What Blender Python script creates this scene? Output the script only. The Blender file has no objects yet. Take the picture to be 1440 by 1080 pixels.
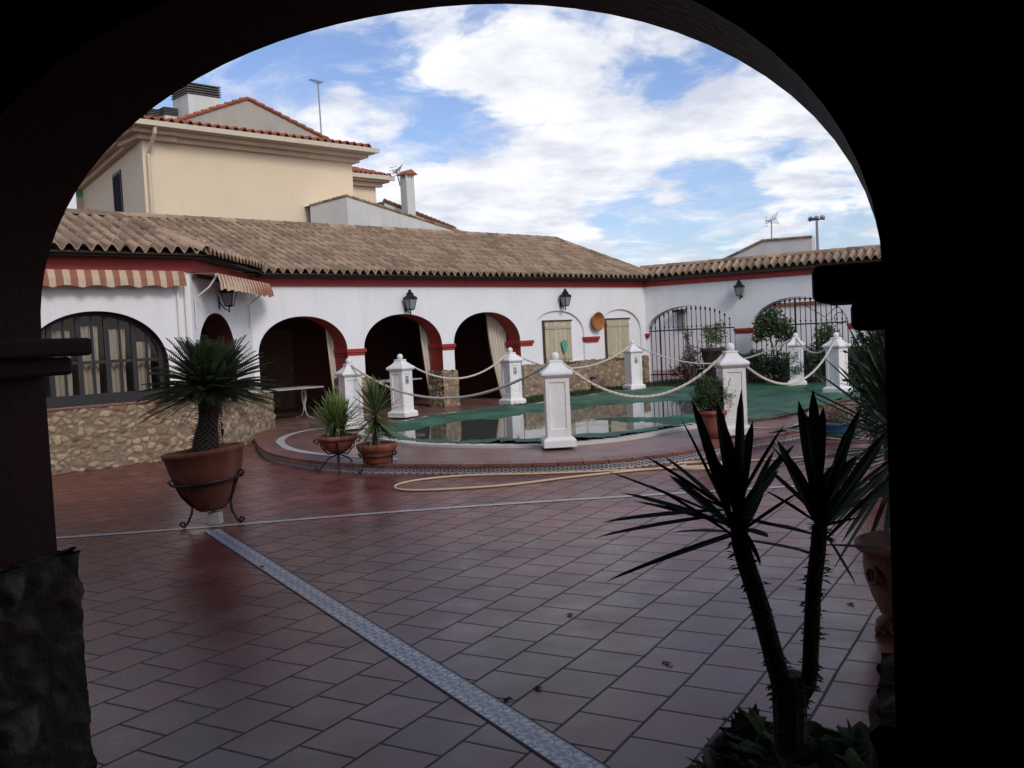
import bpy, math, random
from mathutils import Vector, Matrix, noise
random.seed(7)
R = random.random
U = random.uniform
PI = math.pi
scene = bpy.context.scene
COL = scene.collection

# ------------------------------------------------------------------ camera
FPX = 1340.0
EYE = Vector((0, 0, 1.55))
ROLL = math.radians(2.8)
PITCH = -math.atan(66 / FPX)
fw = Vector((0, math.cos(PITCH), math.sin(PITCH)))
up0 = Vector((0, -math.sin(PITCH), math.cos(PITCH)))
rt = Vector((1, 0, 0)) * math.cos(ROLL) - up0 * math.sin(ROLL)
up = up0 * math.cos(ROLL) + Vector((1, 0, 0)) * math.sin(ROLL)
cam = bpy.data.cameras.new('camera')
cam_o = bpy.data.objects.new('camera', cam)
COL.objects.link(cam_o)
cam.sensor_width = 36
cam.lens = 36 * FPX / 1440
cam.clip_start = 0.05
cam.clip_end = 2000
m = Matrix((rt, up, -fw)).transposed().to_4x4()
m.translation = EYE
cam_o.matrix_world = m
scene.camera = cam_o


def ray(x, y):
    return fw + rt * ((x - 720) / FPX) - up * ((y - 540) / FPX)


def ground(x, y, z=0.0):
    """survey point: where the sight line of the survey photo meets the level z"""
    d = ray(x, y)
    return EYE + d * ((z - EYE.z) / d.z)


def onplane(x, y, p, n):
    d = ray(x, y)
    return EYE + d * ((p - EYE).dot(n) / d.dot(n))


# ------------------------------------------------------------------ helpers
def tag(o, label=None, cat=None, group=None, kind=None):
    if label: o['label'] = label
    if cat: o['category'] = cat
    if group: o['group'] = group
    if kind: o['kind'] = kind
    return o


def empty(name, loc, label, cat, group=None, rz=0.0):
    o = bpy.data.objects.new(name, None)
    COL.objects.link(o)
    o.empty_display_size = 0.1
    o.location = loc
    o.rotation_euler = (0, 0, rz)
    return tag(o, label, cat, group)


class MB:
    """collects geometry (world or local) for ONE mesh object"""
    def __init__(self):
        self.v = []; self.f = []; self.r = []

    def add(self, vs, fs, rnd=0.5):
        b = len(self.v)
        self.v += [tuple(q) for q in vs]
        for q in fs:
            self.f.append(tuple(b + i for i in q)); self.r.append(rnd)

    def quad(self, a, b, c, d, rnd=0.5):
        self.add((a, b, c, d), ((0, 1, 2, 3),), rnd)

    def box(self, c, s, M=None, rnd=0.5, taper=1.0):
        x, y, z = s[0] / 2, s[1] / 2, s[2] / 2
        t = taper
        vs = [(-x, -y, -z), (x, -y, -z), (x, y, -z), (-x, y, -z), (-x * t, -y * t, z), (x * t, -y * t, z), (x * t, y * t, z), (-x * t, y * t, z)]
        vs = [Vector(q) for q in vs]
        if M is not None: vs = [M @ q for q in vs]
        c = Vector(c)
        self.add([q + c for q in vs], ((0, 3, 2, 1), (4, 5, 6, 7), (0, 1, 5, 4), (1, 2, 6, 5), (2, 3, 7, 6), (3, 0, 4, 7)), rnd)

    def tube(self, pts, r, n=6, rnd=0.5, closed=False):
        pts = [Vector(p) for p in pts]
        N = len(pts)
        rings = []
        prev = None
        for i, p in enumerate(pts):
            if closed: t = pts[(i + 1) % N] - pts[i - 1]
            else: t = pts[min(i + 1, N - 1)] - pts[max(i - 1, 0)]
            if t.length < 1e-9: t = Vector((0, 0, 1))
            t.normalize()
            if prev is None:
                a = t.cross(Vector((0, 0, 1)))
                if a.length < 1e-3: a = t.cross(Vector((1, 0, 0)))
            else:
                a = prev - t * prev.dot(t)
            a.normalize(); prev = a
            b = t.cross(a)
            rr = r[i] if isinstance(r, (list, tuple)) else r
            rings.append([p + a * (rr * math.cos(2 * PI * k / n)) + b * (rr * math.sin(2 * PI * k / n)) for k in range(n)])
        vs = [q for ring in rings for q in ring]
        fs = []
        for i in range(N if closed else N - 1):
            j = (i + 1) % N
            for k in range(n):
                fs.append((i * n + k, i * n + (k + 1) % n, j * n + (k + 1) % n, j * n + k))
        if not closed:
            fs.append(tuple(range(n - 1, -1, -1)))
            fs.append(tuple((N - 1) * n + k for k in range(n)))
        self.add(vs, fs, rnd)

    def lathe(self, prof, n=24, M=None, rnd=0.5, wob=0.0):
        vs = []; fs = []
        for (rr, z) in prof:
            for k in range(n):
                a = 2 * PI * k / n
                q = rr * (1 + wob * noise.noise(Vector((math.cos(a) * 1.5, math.sin(a) * 1.5, z * 6))))
                p = Vector((q * math.cos(a), q * math.sin(a), z))
                vs.append(M @ p if M is not None else p)
        P = len(prof)
        for i in range(P - 1):
            for k in range(n):
                fs.append((i * n + k, i * n + (k + 1) % n, (i + 1) * n + (k + 1) % n, (i + 1) * n + k))
        self.add(vs, fs, rnd)

    def sphere(self, c, r, n=12, sq=(1, 1, 1), rnd=0.5):
        prof = [(max(1e-4, r * math.sin(PI * i / n)), -r * math.cos(PI * i / n)) for i in range(n + 1)]
        M = Matrix.Translation(Vector(c)) @ Matrix.Diagonal((sq[0], sq[1], sq[2], 1))
        self.lathe(prof, 2 * n, M, rnd)

    def build(self, name, mat, parent=None, smooth=False, bevel=0.0):
        me = bpy.data.meshes.new(name)
        me.from_pydata(self.v, [], self.f)
        at = me.attributes.new('rnd', 'FLOAT', 'FACE')
        at.data.foreach_set('value', self.r)
        me.materials.append(mat)
        if smooth: me.polygons.foreach_set('use_smooth', [True] * len(me.polygons))
        me.update()
        o = bpy.data.objects.new(name, me)
        COL.objects.link(o)
        if parent is not None:
            o.parent = parent
            par = parent
            M = Matrix.Identity(4)
            while par is not None:
                M = (Matrix.Translation(par.location) @ par.rotation_euler.to_matrix().to_4x4()) @ M
                par = par.parent
            if self.world: me.transform(M.inverted())
        if bevel:
            b = o.modifiers.new('bevel', 'BEVEL'); b.width = bevel; b.segments = 2; b.limit_method = 'ANGLE'
        return o
    world = True


class LB(MB):
    world = False   # local coordinates of its parent


def copy_tree(o, parent=None):
    c = o.copy(); COL.objects.link(c); c.parent = parent
    for ch in [q for q in bpy.data.objects if q.parent == o]:
        copy_tree(ch, c)
    return c


class Frame:
    """level frame: s along a wall, o out of the wall towards the court, z up"""
    def __init__(self, o, ex, ey):
        self.o = Vector((o[0], o[1], 0)); self.x = Vector((ex[0], ex[1], 0)).normalized(); self.y = Vector((ey[0], ey[1], 0)).normalized()
        self.M = Matrix((self.x, self.y, Vector((0, 0, 1)))).transposed()
    def p(self, s, o, z):
        return self.o + self.x * s + self.y * o + Vector((0, 0, z))
    def box(self, mb, s0, s1, o0, o1, z0, z1, rnd=0.5):
        mb.box(self.p((s0 + s1) / 2, (o0 + o1) / 2, (z0 + z1) / 2), (s1 - s0, o1 - o0, z1 - z0), self.M, rnd)


# ------------------------------------------------------------------ materials
def new_mat(name):
    mt = bpy.data.materials.new(name); mt.use_nodes = True
    nt = mt.node_tree
    b = nt.nodes['Principled BSDF']
    return mt, nt, b


def node(nt, t, **kw):
    n = nt.nodes.new(t)
    for k, v in kw.items():
        if k in n.inputs.keys(): n.inputs[k].default_value = v
        else: setattr(n, k, v)
    return n


def ramp(nt, fac, stops):
    r = nt.nodes.new('ShaderNodeValToRGB')
    el = r.color_ramp.elements
    el[0].position, el[0].color = stops[0][0], (*stops[0][1], 1)
    el[1].position, el[1].color = stops[-1][0], (*stops[-1][1], 1)
    for p, c in stops[1:-1]:
        e = el.new(p); e.color = (*c, 1)
    nt.links.new(fac, r.inputs['Fac'])
    return r


def mix(nt, fac, a, b, blend='MIX'):
    n = nt.nodes.new('ShaderNodeMix'); n.data_type = 'RGBA'; n.blend_type = blend
    for sock, v in ((n.inputs[0], fac), (n.inputs[6], a), (n.inputs[7], b)):
        if hasattr(v, 'is_linked') or hasattr(v, 'links'): nt.links.new(v, sock)
        elif isinstance(v, (int, float)): sock.default_value = v
        else: sock.default_value = (*v, 1)
    return n.outputs[2]


def mth(nt, op, a, b=0.0, c=None):
    n = nt.nodes.new('ShaderNodeMath'); n.operation = op
    for i, v in enumerate((a, b) if c is None else (a, b, c)):
        if isinstance(v, (int, float)): n.inputs[i].default_value = v
        else: nt.links.new(v, n.inputs[i])
    return n.outputs[0]


def sc(c, k): return tuple(min(1, q * k) for q in c)


def mk(name, col, var=0.25, scale=4.0, rough=0.7, bump=0.15, bscale=60, metal=0.0, spec=0.4, col2=None, rnd=0.0, transl=0.0, streak=0.0, dirt=None):
    mt, nt, b = new_mat(name)
    tc = nt.nodes.new('ShaderNodeTexCoord')
    geo = nt.nodes.new('ShaderNodeNewGeometry')
    pos = geo.outputs['Position']
    n1 = node(nt, 'ShaderNodeTexNoise', Scale=scale, Detail=6.0, Roughness=0.6)
    nt.links.new(pos, n1.inputs['Vector'])
    c2 = col2 or sc(col, 1 - var)
    cr = ramp(nt, n1.outputs['Fac'], [(0.3, c2), (0.7, col)])
    out = cr.outputs['Color']
    if rnd:
        at = node(nt, 'ShaderNodeAttribute', attribute_name='rnd')
        v = mth(nt, 'MULTIPLY_ADD', at.outputs['Fac'], 2 * rnd, 1 - rnd)
        hs = node(nt, 'ShaderNodeHueSaturation')
        nt.links.new(out, hs.inputs['Color']); nt.links.new(v, hs.inputs['Value'])
        out = hs.outputs['Color']
    if dirt:   # stains with a shape of their own
        mp = node(nt, 'ShaderNodeMapping'); mp.inputs['Scale'].default_value = (2.2, 2.2, 0.35)
        nt.links.new(pos, mp.inputs['Vector'])
        n3 = node(nt, 'ShaderNodeTexNoise', Scale=1.6, Detail=7.0, Roughness=0.65); nt.links.new(mp.outputs[0], n3.inputs['Vector'])
        r3 = ramp(nt, n3.outputs['Fac'], [(0.50, (0, 0, 0)), (0.75, (1, 1, 1))])
        out = mix(nt, mth(nt, 'MULTIPLY', r3.outputs['Color'], 0.55), out, dirt)
    nt.links.new(out, b.inputs['Base Color'])
    b.inputs['Roughness'].default_value = rough
    b.inputs['Metallic'].default_value = metal
    b.inputs['Specular IOR Level'].default_value = spec
    if bump:
        n2 = node(nt, 'ShaderNodeTexNoise', Scale=bscale, Detail=4.0)
        nt.links.new(pos, n2.inputs['Vector'])
        bp = node(nt, 'ShaderNodeBump', Strength=bump, Distance=0.02)
        nt.links.new(n2.outputs['Fac'], bp.inputs['Height']); nt.links.new(bp.outputs[0], b.inputs['Normal'])
    if transl:
        tr = nt.nodes.new('ShaderNodeBsdfTranslucent'); nt.links.new(out, tr.inputs['Color'])
        ms = node(nt, 'ShaderNodeMixShader', Fac=transl)
        nt.links.new(b.outputs[0], ms.inputs[1]); nt.links.new(tr.outputs[0], ms.inputs[2])
        nt.links.new(ms.outputs[0], nt.nodes['Material Output'].inputs['Surface'])
    return mt


M = {}
M['white'] = mk('white_wall', (0.80, 0.79, 0.78), 0.07, 1.2, 0.8, 0.25, 25, dirt=(0.66, 0.64, 0.60))
M['white_post'] = mk('white_post', (0.80, 0.78, 0.75), 0.12, 5, 0.7, 0.3, 30, dirt=(0.56, 0.53, 0.46))
M['red'] = mk('red_paint', (0.34, 0.030, 0.026), 0.25, 3, 0.55, 0.1, 30)
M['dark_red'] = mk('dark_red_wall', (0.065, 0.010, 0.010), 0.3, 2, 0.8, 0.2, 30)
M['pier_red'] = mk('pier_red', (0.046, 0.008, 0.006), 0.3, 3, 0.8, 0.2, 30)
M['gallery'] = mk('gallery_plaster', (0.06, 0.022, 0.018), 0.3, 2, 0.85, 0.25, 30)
M['soffit'] = mk('dark_wood', (0.05, 0.035, 0.028), 0.4, 6, 0.8, 0.2, 40)
M['wood'] = mk('brown_wood', (0.10, 0.05, 0.03), 0.4, 5, 0.7, 0.2, 40)
M['frame_wood'] = mk('window_wood', (0.028, 0.026, 0.027), 0.3, 8, 0.6, 0.1, 40)
M['shutter'] = mk('shutter_wood', (0.50, 0.42, 0.29), 0.2, 7, 0.75, 0.2, 50, rnd=0.12)
M['curtain'] = mk('curtain_cloth', (0.62, 0.54, 0.43), 0.12, 4, 0.9, 0.1, 80)
M['iron'] = mk('black_iron', (0.018, 0.017, 0.018), 0.3, 8, 0.5, 0.1, 60, metal=0.3)
M['roof'] = mk('weathered_roof_tiles', (0.36, 0.245, 0.155), 0.3, 1.5, 0.9, 0.3, 50, col2=(0.26, 0.175, 0.115), rnd=0.42, dirt=(0.12, 0.10, 0.08))
M['red_roof'] = mk('red_roof_tiles', (0.42, 0.13, 0.065), 0.3, 2, 0.85, 0.2, 40, rnd=0.25)
M['mortar'] = mk('grey_mortar', (0.34, 0.31, 0.27), 0.35, 5, 0.9, 0.4, 40)
M['yellow'] = mk('cream_render', (0.78, 0.63, 0.44), 0.06, 0.7, 0.85, 0.1, 40, dirt=(0.70, 0.56, 0.41))
M['cornice'] = mk('cornice_render', (0.60, 0.46, 0.34), 0.15, 2, 0.85, 0.1, 40)
M['gutter'] = mk('cream_gutter', (0.62, 0.55, 0.41), 0.1, 3, 0.5, 0.05, 40)
M['grey_wall'] = mk('grey_render', (0.44, 0.41, 0.35), 0.2, 1.2, 0.9, 0.3, 25, dirt=(0.33, 0.31, 0.27))
M['old_white'] = mk('old_whitewash', (0.64, 0.62, 0.58), 0.15, 1.5, 0.9, 0.3, 25, dirt=(0.45, 0.42, 0.38))
M['terra'] = mk('terracotta', (0.25, 0.075, 0.042), 0.35, 8, 0.75, 0.2, 60, dirt=(0.42, 0.22, 0.15))
M['terra_big'] = mk('dark_terracotta', (0.135, 0.036, 0.022), 0.35, 8, 0.8, 0.25, 60, dirt=(0.24, 0.11, 0.075))
M['terra_dark'] = mk('old_terracotta', (0.22, 0.085, 0.06), 0.35, 7, 0.8, 0.3, 50)
M['urn'] = mk('pale_pink_clay', (0.30, 0.155, 0.115), 0.3, 7, 0.85, 0.3, 50)
M['maroon_pot'] = mk('maroon_pot', (0.075, 0.028, 0.026), 0.35, 7, 0.8, 0.3, 50)
M['yucca_backlit'] = mk('backlit_yucca_leaf', (0.020, 0.034, 0.014), 0.4, 8, 0.75, 0, 40, rnd=0.4, spec=0.12, transl=0.05)  # yucca leaf green, darkened to put the backlit shade into the colour
M['ivy'] = mk('ivy_leaf', (0.050, 0.075, 0.022), 0.4, 6, 0.8, 0, 40, rnd=0.4, spec=0.1, transl=0.2)
M['soil'] = mk('soil_gravel', (0.22, 0.20, 0.18), 0.5, 40, 0.95, 0.8, 90)
M['blue_bowl'] = mk('blue_glaze', (0.035, 0.14, 0.25), 0.3, 8, 0.4, 0.1, 50)
M['sago'] = mk('sago_leaf', (0.030, 0.050, 0.016), 0.4, 6, 0.65, 0, 40, rnd=0.5, transl=0.15)
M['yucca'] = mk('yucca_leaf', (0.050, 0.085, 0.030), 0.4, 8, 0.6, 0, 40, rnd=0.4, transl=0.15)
M['yucca_light'] = mk('light_yucca_leaf', (0.21, 0.29, 0.08), 0.35, 8, 0.5, 0, 40, rnd=0.4, transl=0.2)
M['leaf'] = mk('leaf_green', (0.060, 0.105, 0.030), 0.5, 5, 0.55, 0, 40, rnd=0.55, transl=0.25)
M['dark_leaf'] = mk('dark_leaf', (0.028, 0.055, 0.020), 0.5, 5, 0.55, 0, 40, rnd=0.55, transl=0.2)
M['olive_leaf'] = mk('olive_leaf', (0.12, 0.165, 0.055), 0.4, 5, 0.6, 0, 40, rnd=0.45, transl=0.25)
M['red_leaf'] = mk('red_leaf', (0.14, 0.055, 0.05), 0.5, 5, 0.6, 0, 40, rnd=0.5, transl=0.2)
M['pink_leaf'] = mk('greyish_pink_leaf', (0.26, 0.19, 0.19), 0.4, 5, 0.6, 0, 40, rnd=0.4, transl=0.1)
M['dry_leaf'] = mk('dry_stems', (0.20, 0.13, 0.07), 0.4, 6, 0.8, 0, 40, rnd=0.5)
M['bark'] = mk('bark', (0.05, 0.04, 0.03), 0.5, 12, 0.9, 0.6, 60)
M['stem'] = mk('pale_stem', (0.16, 0.12, 0.08), 0.4, 12, 0.9, 0.4, 60)
M['rope'] = mk('white_rope', (0.64, 0.56, 0.49), 0.2, 20, 0.85, 0.3, 150)
M['hose'] = mk('beige_hose', (0.58, 0.44, 0.28), 0.15, 6, 0.5, 0.05, 60)
M['metal_white'] = mk('white_metal', (0.70, 0.68, 0.66), 0.1, 6, 0.5, 0, 40)
M['grey_metal'] = mk('galvanised_metal', (0.30, 0.31, 0.32), 0.2, 6, 0.5, 0, 40, metal=0.4)
M['coping'] = mk('cream_coping', (0.62, 0.57, 0.49), 0.2, 3, 0.75, 0.2, 50, dirt=(0.48, 0.43, 0.36))
M['line'] = mk('pale_tile_line', (0.46, 0.43, 0.41), 0.25, 9, 0.6, 0.1, 60)
M['green_trim'] = mk('green_plastic', (0.10, 0.42, 0.26), 0.2, 8, 0.5, 0.1, 60)
M['grass'] = mk('grass', (0.05, 0.085, 0.02), 0.5, 9, 0.8, 0, 40, rnd=0.5, transl=0.2)
M['earth'] = mk('dry_earth', (0.16, 0.12, 0.08), 0.4, 3, 0.95, 0.5, 30)
M['basket'] = mk('glazed_orange_clay', (0.40, 0.16, 0.04), 0.35, 12, 0.6, 0.4, 70, col2=(0.22, 0.075, 0.02))
M['dead_leaf'] = mk('dead_leaf', (0.05, 0.03, 0.02), 0.4, 12, 0.8, 0, 40)


def stripes():
    mt, nt, b = new_mat('awning_stripes')
    at = node(nt, 'ShaderNodeAttribute', attribute_name='rnd')
    r = ramp(nt, at.outputs['Fac'], [(0.45, (0.52, 0.40, 0.27)), (0.55, (0.29, 0.115, 0.065))])
    geo = nt.nodes.new('ShaderNodeNewGeometry')
    n1 = node(nt, 'ShaderNodeTexNoise', Scale=3.0, Detail=5.0); nt.links.new(geo.outputs['Position'], n1.inputs['Vector'])
    v = mth(nt, 'MULTIPLY_ADD', n1.outputs['Fac'], 0.5, 0.75)
    hs = node(nt, 'ShaderNodeHueSaturation'); nt.links.new(r.outputs['Color'], hs.inputs['Color']); nt.links.new(v, hs.inputs['Value'])
    nt.links.new(hs.outputs[0], b.inputs['Base Color']); b.inputs['Roughness'].default_value = 0.9
    return mt


M['awning'] = stripes()


def stone_mat(name, stone_a, stone_b, mort):
    mt, nt, b = new_mat(name)
    geo = nt.nodes.new('ShaderNodeNewGeometry')
    a1 = node(nt, 'ShaderNodeAttribute', attribute_name='cell'); a2 = node(nt, 'ShaderNodeAttribute', attribute_name='mortar')
    cr = ramp(nt, a1.outputs['Fac'], [(0.0, stone_b), (0.28, sc(stone_a, .72)), (0.5, stone_a), (0.78, sc(stone_a, 1.22)), (1.0, (stone_a[0] * .72, stone_a[1] * 0.52, stone_a[2] * 0.45))])
    n1 = node(nt, 'ShaderNodeTexNoise', Scale=22.0, Detail=7.0, Roughness=0.7); nt.links.new(geo.outputs['Position'], n1.inputs['Vector'])
    v = mth(nt, 'MULTIPLY_ADD', n1.outputs['Fac'], 1.3, 0.35)
    hs = node(nt, 'ShaderNodeHueSaturation'); nt.links.new(cr.outputs[0], hs.inputs['Color']); nt.links.new(v, hs.inputs['Value'])
    out = mix(nt, a2.outputs['Fac'], hs.outputs[0], mort)
    nt.links.new(out, b.inputs['Base Color']); b.inputs['Roughness'].default_value = 0.92; b.inputs['Specular IOR Level'].default_value = 0.2
    bp = node(nt, 'ShaderNodeBump', Strength=0.9, Distance=0.03); nt.links.new(n1.outputs['Fac'], bp.inputs['Height']); nt.links.new(bp.outputs[0], b.inputs['Normal'])
    return mt


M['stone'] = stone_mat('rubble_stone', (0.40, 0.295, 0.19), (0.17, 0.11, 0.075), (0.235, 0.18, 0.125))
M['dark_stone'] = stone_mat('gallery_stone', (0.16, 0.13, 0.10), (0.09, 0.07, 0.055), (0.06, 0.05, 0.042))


def stone_sheet(fr, s0, s1, z0, z1, o, name, mat, parent, cell=0.16, depth=0.035, res=0.025, back=0.03, seed=0.0, sides=True, soft=0.13):
    """rubble masonry: a closed block whose faces carry real raised stones"""
    vs = []; fs = []; cl = []; mo = []
    def height(s, w, z):
        p = Vector((s / cell + seed, w / cell, z / (cell * 0.72)))
        p += noise.noise_vector(p * 0.8) * 0.45 + noise.noise_vector(p * 2.6) * 0.13
        d, pt = noise.voronoi(p)
        e = d[1] - d[0]
        k = min(1, max(0, (e - 0.12) / soft))
        rc = noise.noise(pt[0] * 7.3) * 0.5 + 0.5
        raised = k * k * (3 - 2 * k) * (0.30 + 0.70 * rc)
        return raised + 0.24 * noise.noise(p * 3.1) + 0.14 * noise.noise(p * 7.0), min(1, max(0, (rc - .5) * 1.8 + .5)), (1 - k) * (1 - k)
    def sheet(n1, n2, pos, nrm):
        b = len(vs)
        for j in range(n2 + 1):
            for i in range(n1 + 1):
                s, w, z = pos(i / n1, j / n2)
                h, rc, mm = height(s, w, z)
                vs.append(fr.p(s + nrm[0] * h * depth, w + nrm[1] * h * depth, z + nrm[2] * h * depth)); cl.append(rc); mo.append(mm)
        for j in range(n2):
            for i in range(n1):
                a = b + j * (n1 + 1) + i
                fs.append((a, a + 1, a + n1 + 2, a + n1 + 1))
    L = s1 - s0; Hh = z1 - z0
    nn = lambda q: max(1, int(q / res))
    sheet(nn(L), nn(Hh), lambda a, c: (s0 + L * a, o, z0 + Hh * c), (0, 1, 0))
    if sides:
        sheet(nn(back), nn(Hh), lambda a, c: (s0, o - back + back * a, z0 + Hh * c), (-1, 0, 0))
        sheet(nn(back), nn(Hh), lambda a, c: (s1, o - back * a, z0 + Hh * c), (1, 0, 0))
    sheet(nn(L), nn(back), lambda a, c: (s0 + L * a, o - back * c, z1), (0, 0, 1))
    mb = MB(); mb.add(vs, fs)
    ob = mb.build(name, mat, parent, smooth=True)
    for nm, dt in (('cell', cl), ('mortar', mo)):
        at = ob.data.attributes.new(nm, 'FLOAT', 'POINT'); at.data.foreach_set('value', dt)
    return ob


def tile_floor(name, rot, loc, w, c1, c2, mortar, rough=(0.22, 0.45), ms=0.006):
    mt, nt, b = new_mat(name)
    geo = nt.nodes.new('ShaderNodeNewGeometry')
    mp = node(nt, 'ShaderNodeMapping'); mp.vector_type = 'TEXTURE'
    mp.inputs['Rotation'].default_value = (0, 0, rot); mp.inputs['Location'].default_value = (loc[0], loc[1], 0)
    nt.links.new(geo.outputs['Position'], mp.inputs['Vector'])
    # hand-laid wobble
    wn = node(nt, 'ShaderNodeTexNoise', Scale=1.1, Detail=2.0); nt.links.new(geo.outputs['Position'], wn.inputs['Vector'])
    wv = nt.nodes.new('ShaderNodeVectorMath'); wv.operation = 'MULTIPLY_ADD'
    nt.links.new(wn.outputs['Color'], wv.inputs[0]); wv.inputs[1].default_value = (0.02, 0.02, 0); nt.links.new(mp.outputs[0], wv.inputs[2])
    br = node(nt, 'ShaderNodeTexBrick'); br.offset = 0.5
    br.inputs['Color1'].default_value = (0, 0, 0, 1); br.inputs['Color2'].default_value = (1, 1, 1, 1); br.inputs['Mortar'].default_value = (0.5, 0.5, 0.5, 1)
    br.inputs['Scale'].default_value = 1; br.inputs['Brick Width'].default_value = w; br.inputs['Row Height'].default_value = w
    br.inputs['Mortar Size'].default_value = ms; br.inputs['Mortar Smooth'].default_value = 0.3; br.inputs['Bias'].default_value = 0
    nt.links.new(wv.outputs[0], br.inputs['Vector'])
    cr = ramp(nt, br.outputs['Color'], [(0, c1), (1, c2)])
    n1 = node(nt, 'ShaderNodeTexNoise', Scale=2.3, Detail=7.0, Roughness=0.65); nt.links.new(geo.outputs['Position'], n1.inputs['Vector'])
    n2 = node(nt, 'ShaderNodeTexNoise', Scale=28.0, Detail=5.0, Roughness=0.6); nt.links.new(geo.outputs['Position'], n2.inputs['Vector'])
    v = mth(nt, 'ADD', mth(nt, 'MULTIPLY_ADD', n1.outputs['Fac'], 0.7, 0.42), mth(nt, 'MULTIPLY', n2.outputs['Fac'], 0.45))
    hs = node(nt, 'ShaderNodeHueSaturation'); nt.links.new(cr.outputs[0], hs.inputs['Color']); nt.links.new(v, hs.inputs['Value'])
    out = mix(nt, br.outputs['Fac'], hs.outputs[0], mortar)
    nt.links.new(out, b.inputs['Base Color'])
    rr = mth(nt, 'MULTIPLY_ADD', n1.outputs['Fac'], (rough[1] - rough[0]) * 1.6, rough[0] - 0.3 * (rough[1] - rough[0]))
    rr = mth(nt, 'ADD', rr, mth(nt, 'MULTIPLY', br.outputs['Fac'], 0.35))
    nt.links.new(rr, b.inputs['Roughness'])
    b.inputs['Specular IOR Level'].default_value = 0.34
    hh = mth(nt, 'ADD', mth(nt, 'MULTIPLY', br.outputs['Fac'], -1.0), mth(nt, 'MULTIPLY', n2.outputs['Fac'], 0.25))
    hh = mth(nt, 'ADD', hh, mth(nt, 'MULTIPLY', br.outputs['Color'], 0.25))
    bp = node(nt, 'ShaderNodeBump', Strength=0.35, Distance=0.006); nt.links.new(hh, bp.inputs['Height']); nt.links.new(bp.outputs[0], b.inputs['Normal'])
    return mt


def azulejo(name, cell, base, ink, uv='UVMap', dark=None):
    """painted wall-tile motif: interlaced stars, in the strip's own uv (metres)"""
    mt, nt, b = new_mat(name)
    at = node(nt, 'ShaderNodeUVMap', uv_map='UVMap')
    mp = node(nt, 'ShaderNodeMapping'); mp.inputs['Scale'].default_value = (1 / cell, 1 / cell, 1)
    nt.links.new(at.outputs[0], mp.inputs['Vector'])
    sx = nt.nodes.new('ShaderNodeSeparateXYZ'); nt.links.new(mp.outputs[0], sx.inputs[0])
    u = mth(nt, 'ABSOLUTE', mth(nt, 'SUBTRACT', mth(nt, 'FRACT', sx.outputs[0]), 0.5))
    v = mth(nt, 'ABSOLUTE', mth(nt, 'SUBTRACT', mth(nt, 'FRACT', sx.outputs[1]), 0.5))
    s = mth(nt, 'ADD', u, v)
    mx = mth(nt, 'MAXIMUM', u, v)
    rr = mth(nt, 'SQRT', mth(nt, 'ADD', mth(nt, 'MULTIPLY', u, u), mth(nt, 'MULTIPLY', v, v)))
    w = mth(nt, 'SINE', mth(nt, 'MULTIPLY', s, 19.0))
    w2 = mth(nt, 'SINE', mth(nt, 'MULTIPLY', mx, 25.0))
    w3 = mth(nt, 'SINE', mth(nt, 'MULTIPLY', rr, 21.0))
    p = mth(nt, 'ADD', mth(nt, 'MULTIPLY', w, w2), mth(nt, 'MULTIPLY', w3, 0.5))
    fac = mth(nt, 'GREATER_THAN', p, 0.08)
    out = mix(nt, fac, base, ink)
    edge = mth(nt, 'GREATER_THAN', mx, 0.475)
    out = mix(nt, edge, out, dark or sc(ink, 0.6))
    geo = nt.nodes.new('ShaderNodeNewGeometry')
    n1 = node(nt, 'ShaderNodeTexNoise', Scale=7.0, Detail=6.0); nt.links.new(geo.outputs['Position'], n1.inputs['Vector'])
    hs = node(nt, 'ShaderNodeHueSaturation'); nt.links.new(out, hs.inputs['Color']); nt.links.new(mth(nt, 'MULTIPLY_ADD', n1.outputs['Fac'], 0.7, 0.6), hs.inputs['Value'])
    nt.links.new(hs.outputs[0], b.inputs['Base Color']); b.inputs['Roughness'].default_value = 0.3
    return mt


M['band'] = azulejo('blue_white_tile_band', 0.13, (0.50, 0.48, 0.46), (0.11, 0.13, 0.22))
M['band_pale'] = azulejo('pale_tile_band', 0.085, (0.56, 0.53, 0.50), (0.22, 0.22, 0.25))
M['mosaic'] = azulejo('step_tile_mosaic', 0.10, (0.50, 0.46, 0.43), (0.06, 0.055, 0.08))
M['post_tile'] = azulejo('blue_painted_tile', 0.15, (0.52, 0.54, 0.55), (0.08, 0.12, 0.20))

RUN = math.radians(60.4)
a0 = ground(640 + 300 / 4.5, 780 + 985 / 4.5)
du = Vector((math.cos(RUN), math.sin(RUN), 0)); dn = Vector((-math.sin(RUN), math.cos(RUN), 0))
org = a0 + du * 0.265
M['floor'] = tile_floor('terracotta_paving', RUN, org, 0.289, (0.098, 0.021, 0.017), (0.175, 0.046, 0.036), (0.014, 0.008, 0.008), rough=(0.18, 0.42), ms=0.0075)
M['deck'] = tile_floor('pool_deck_paving', math.radians(44), (0, 0), 0.285, (0.155, 0.072, 0.058), (0.20, 0.096, 0.077), (0.30, 0.22, 0.18), ms=0.005)
M['nosing'] = mk('terracotta_nosing', (0.21, 0.080, 0.062), 0.3, 5, 0.4, 0.1, 50, rnd=0.25)


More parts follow.
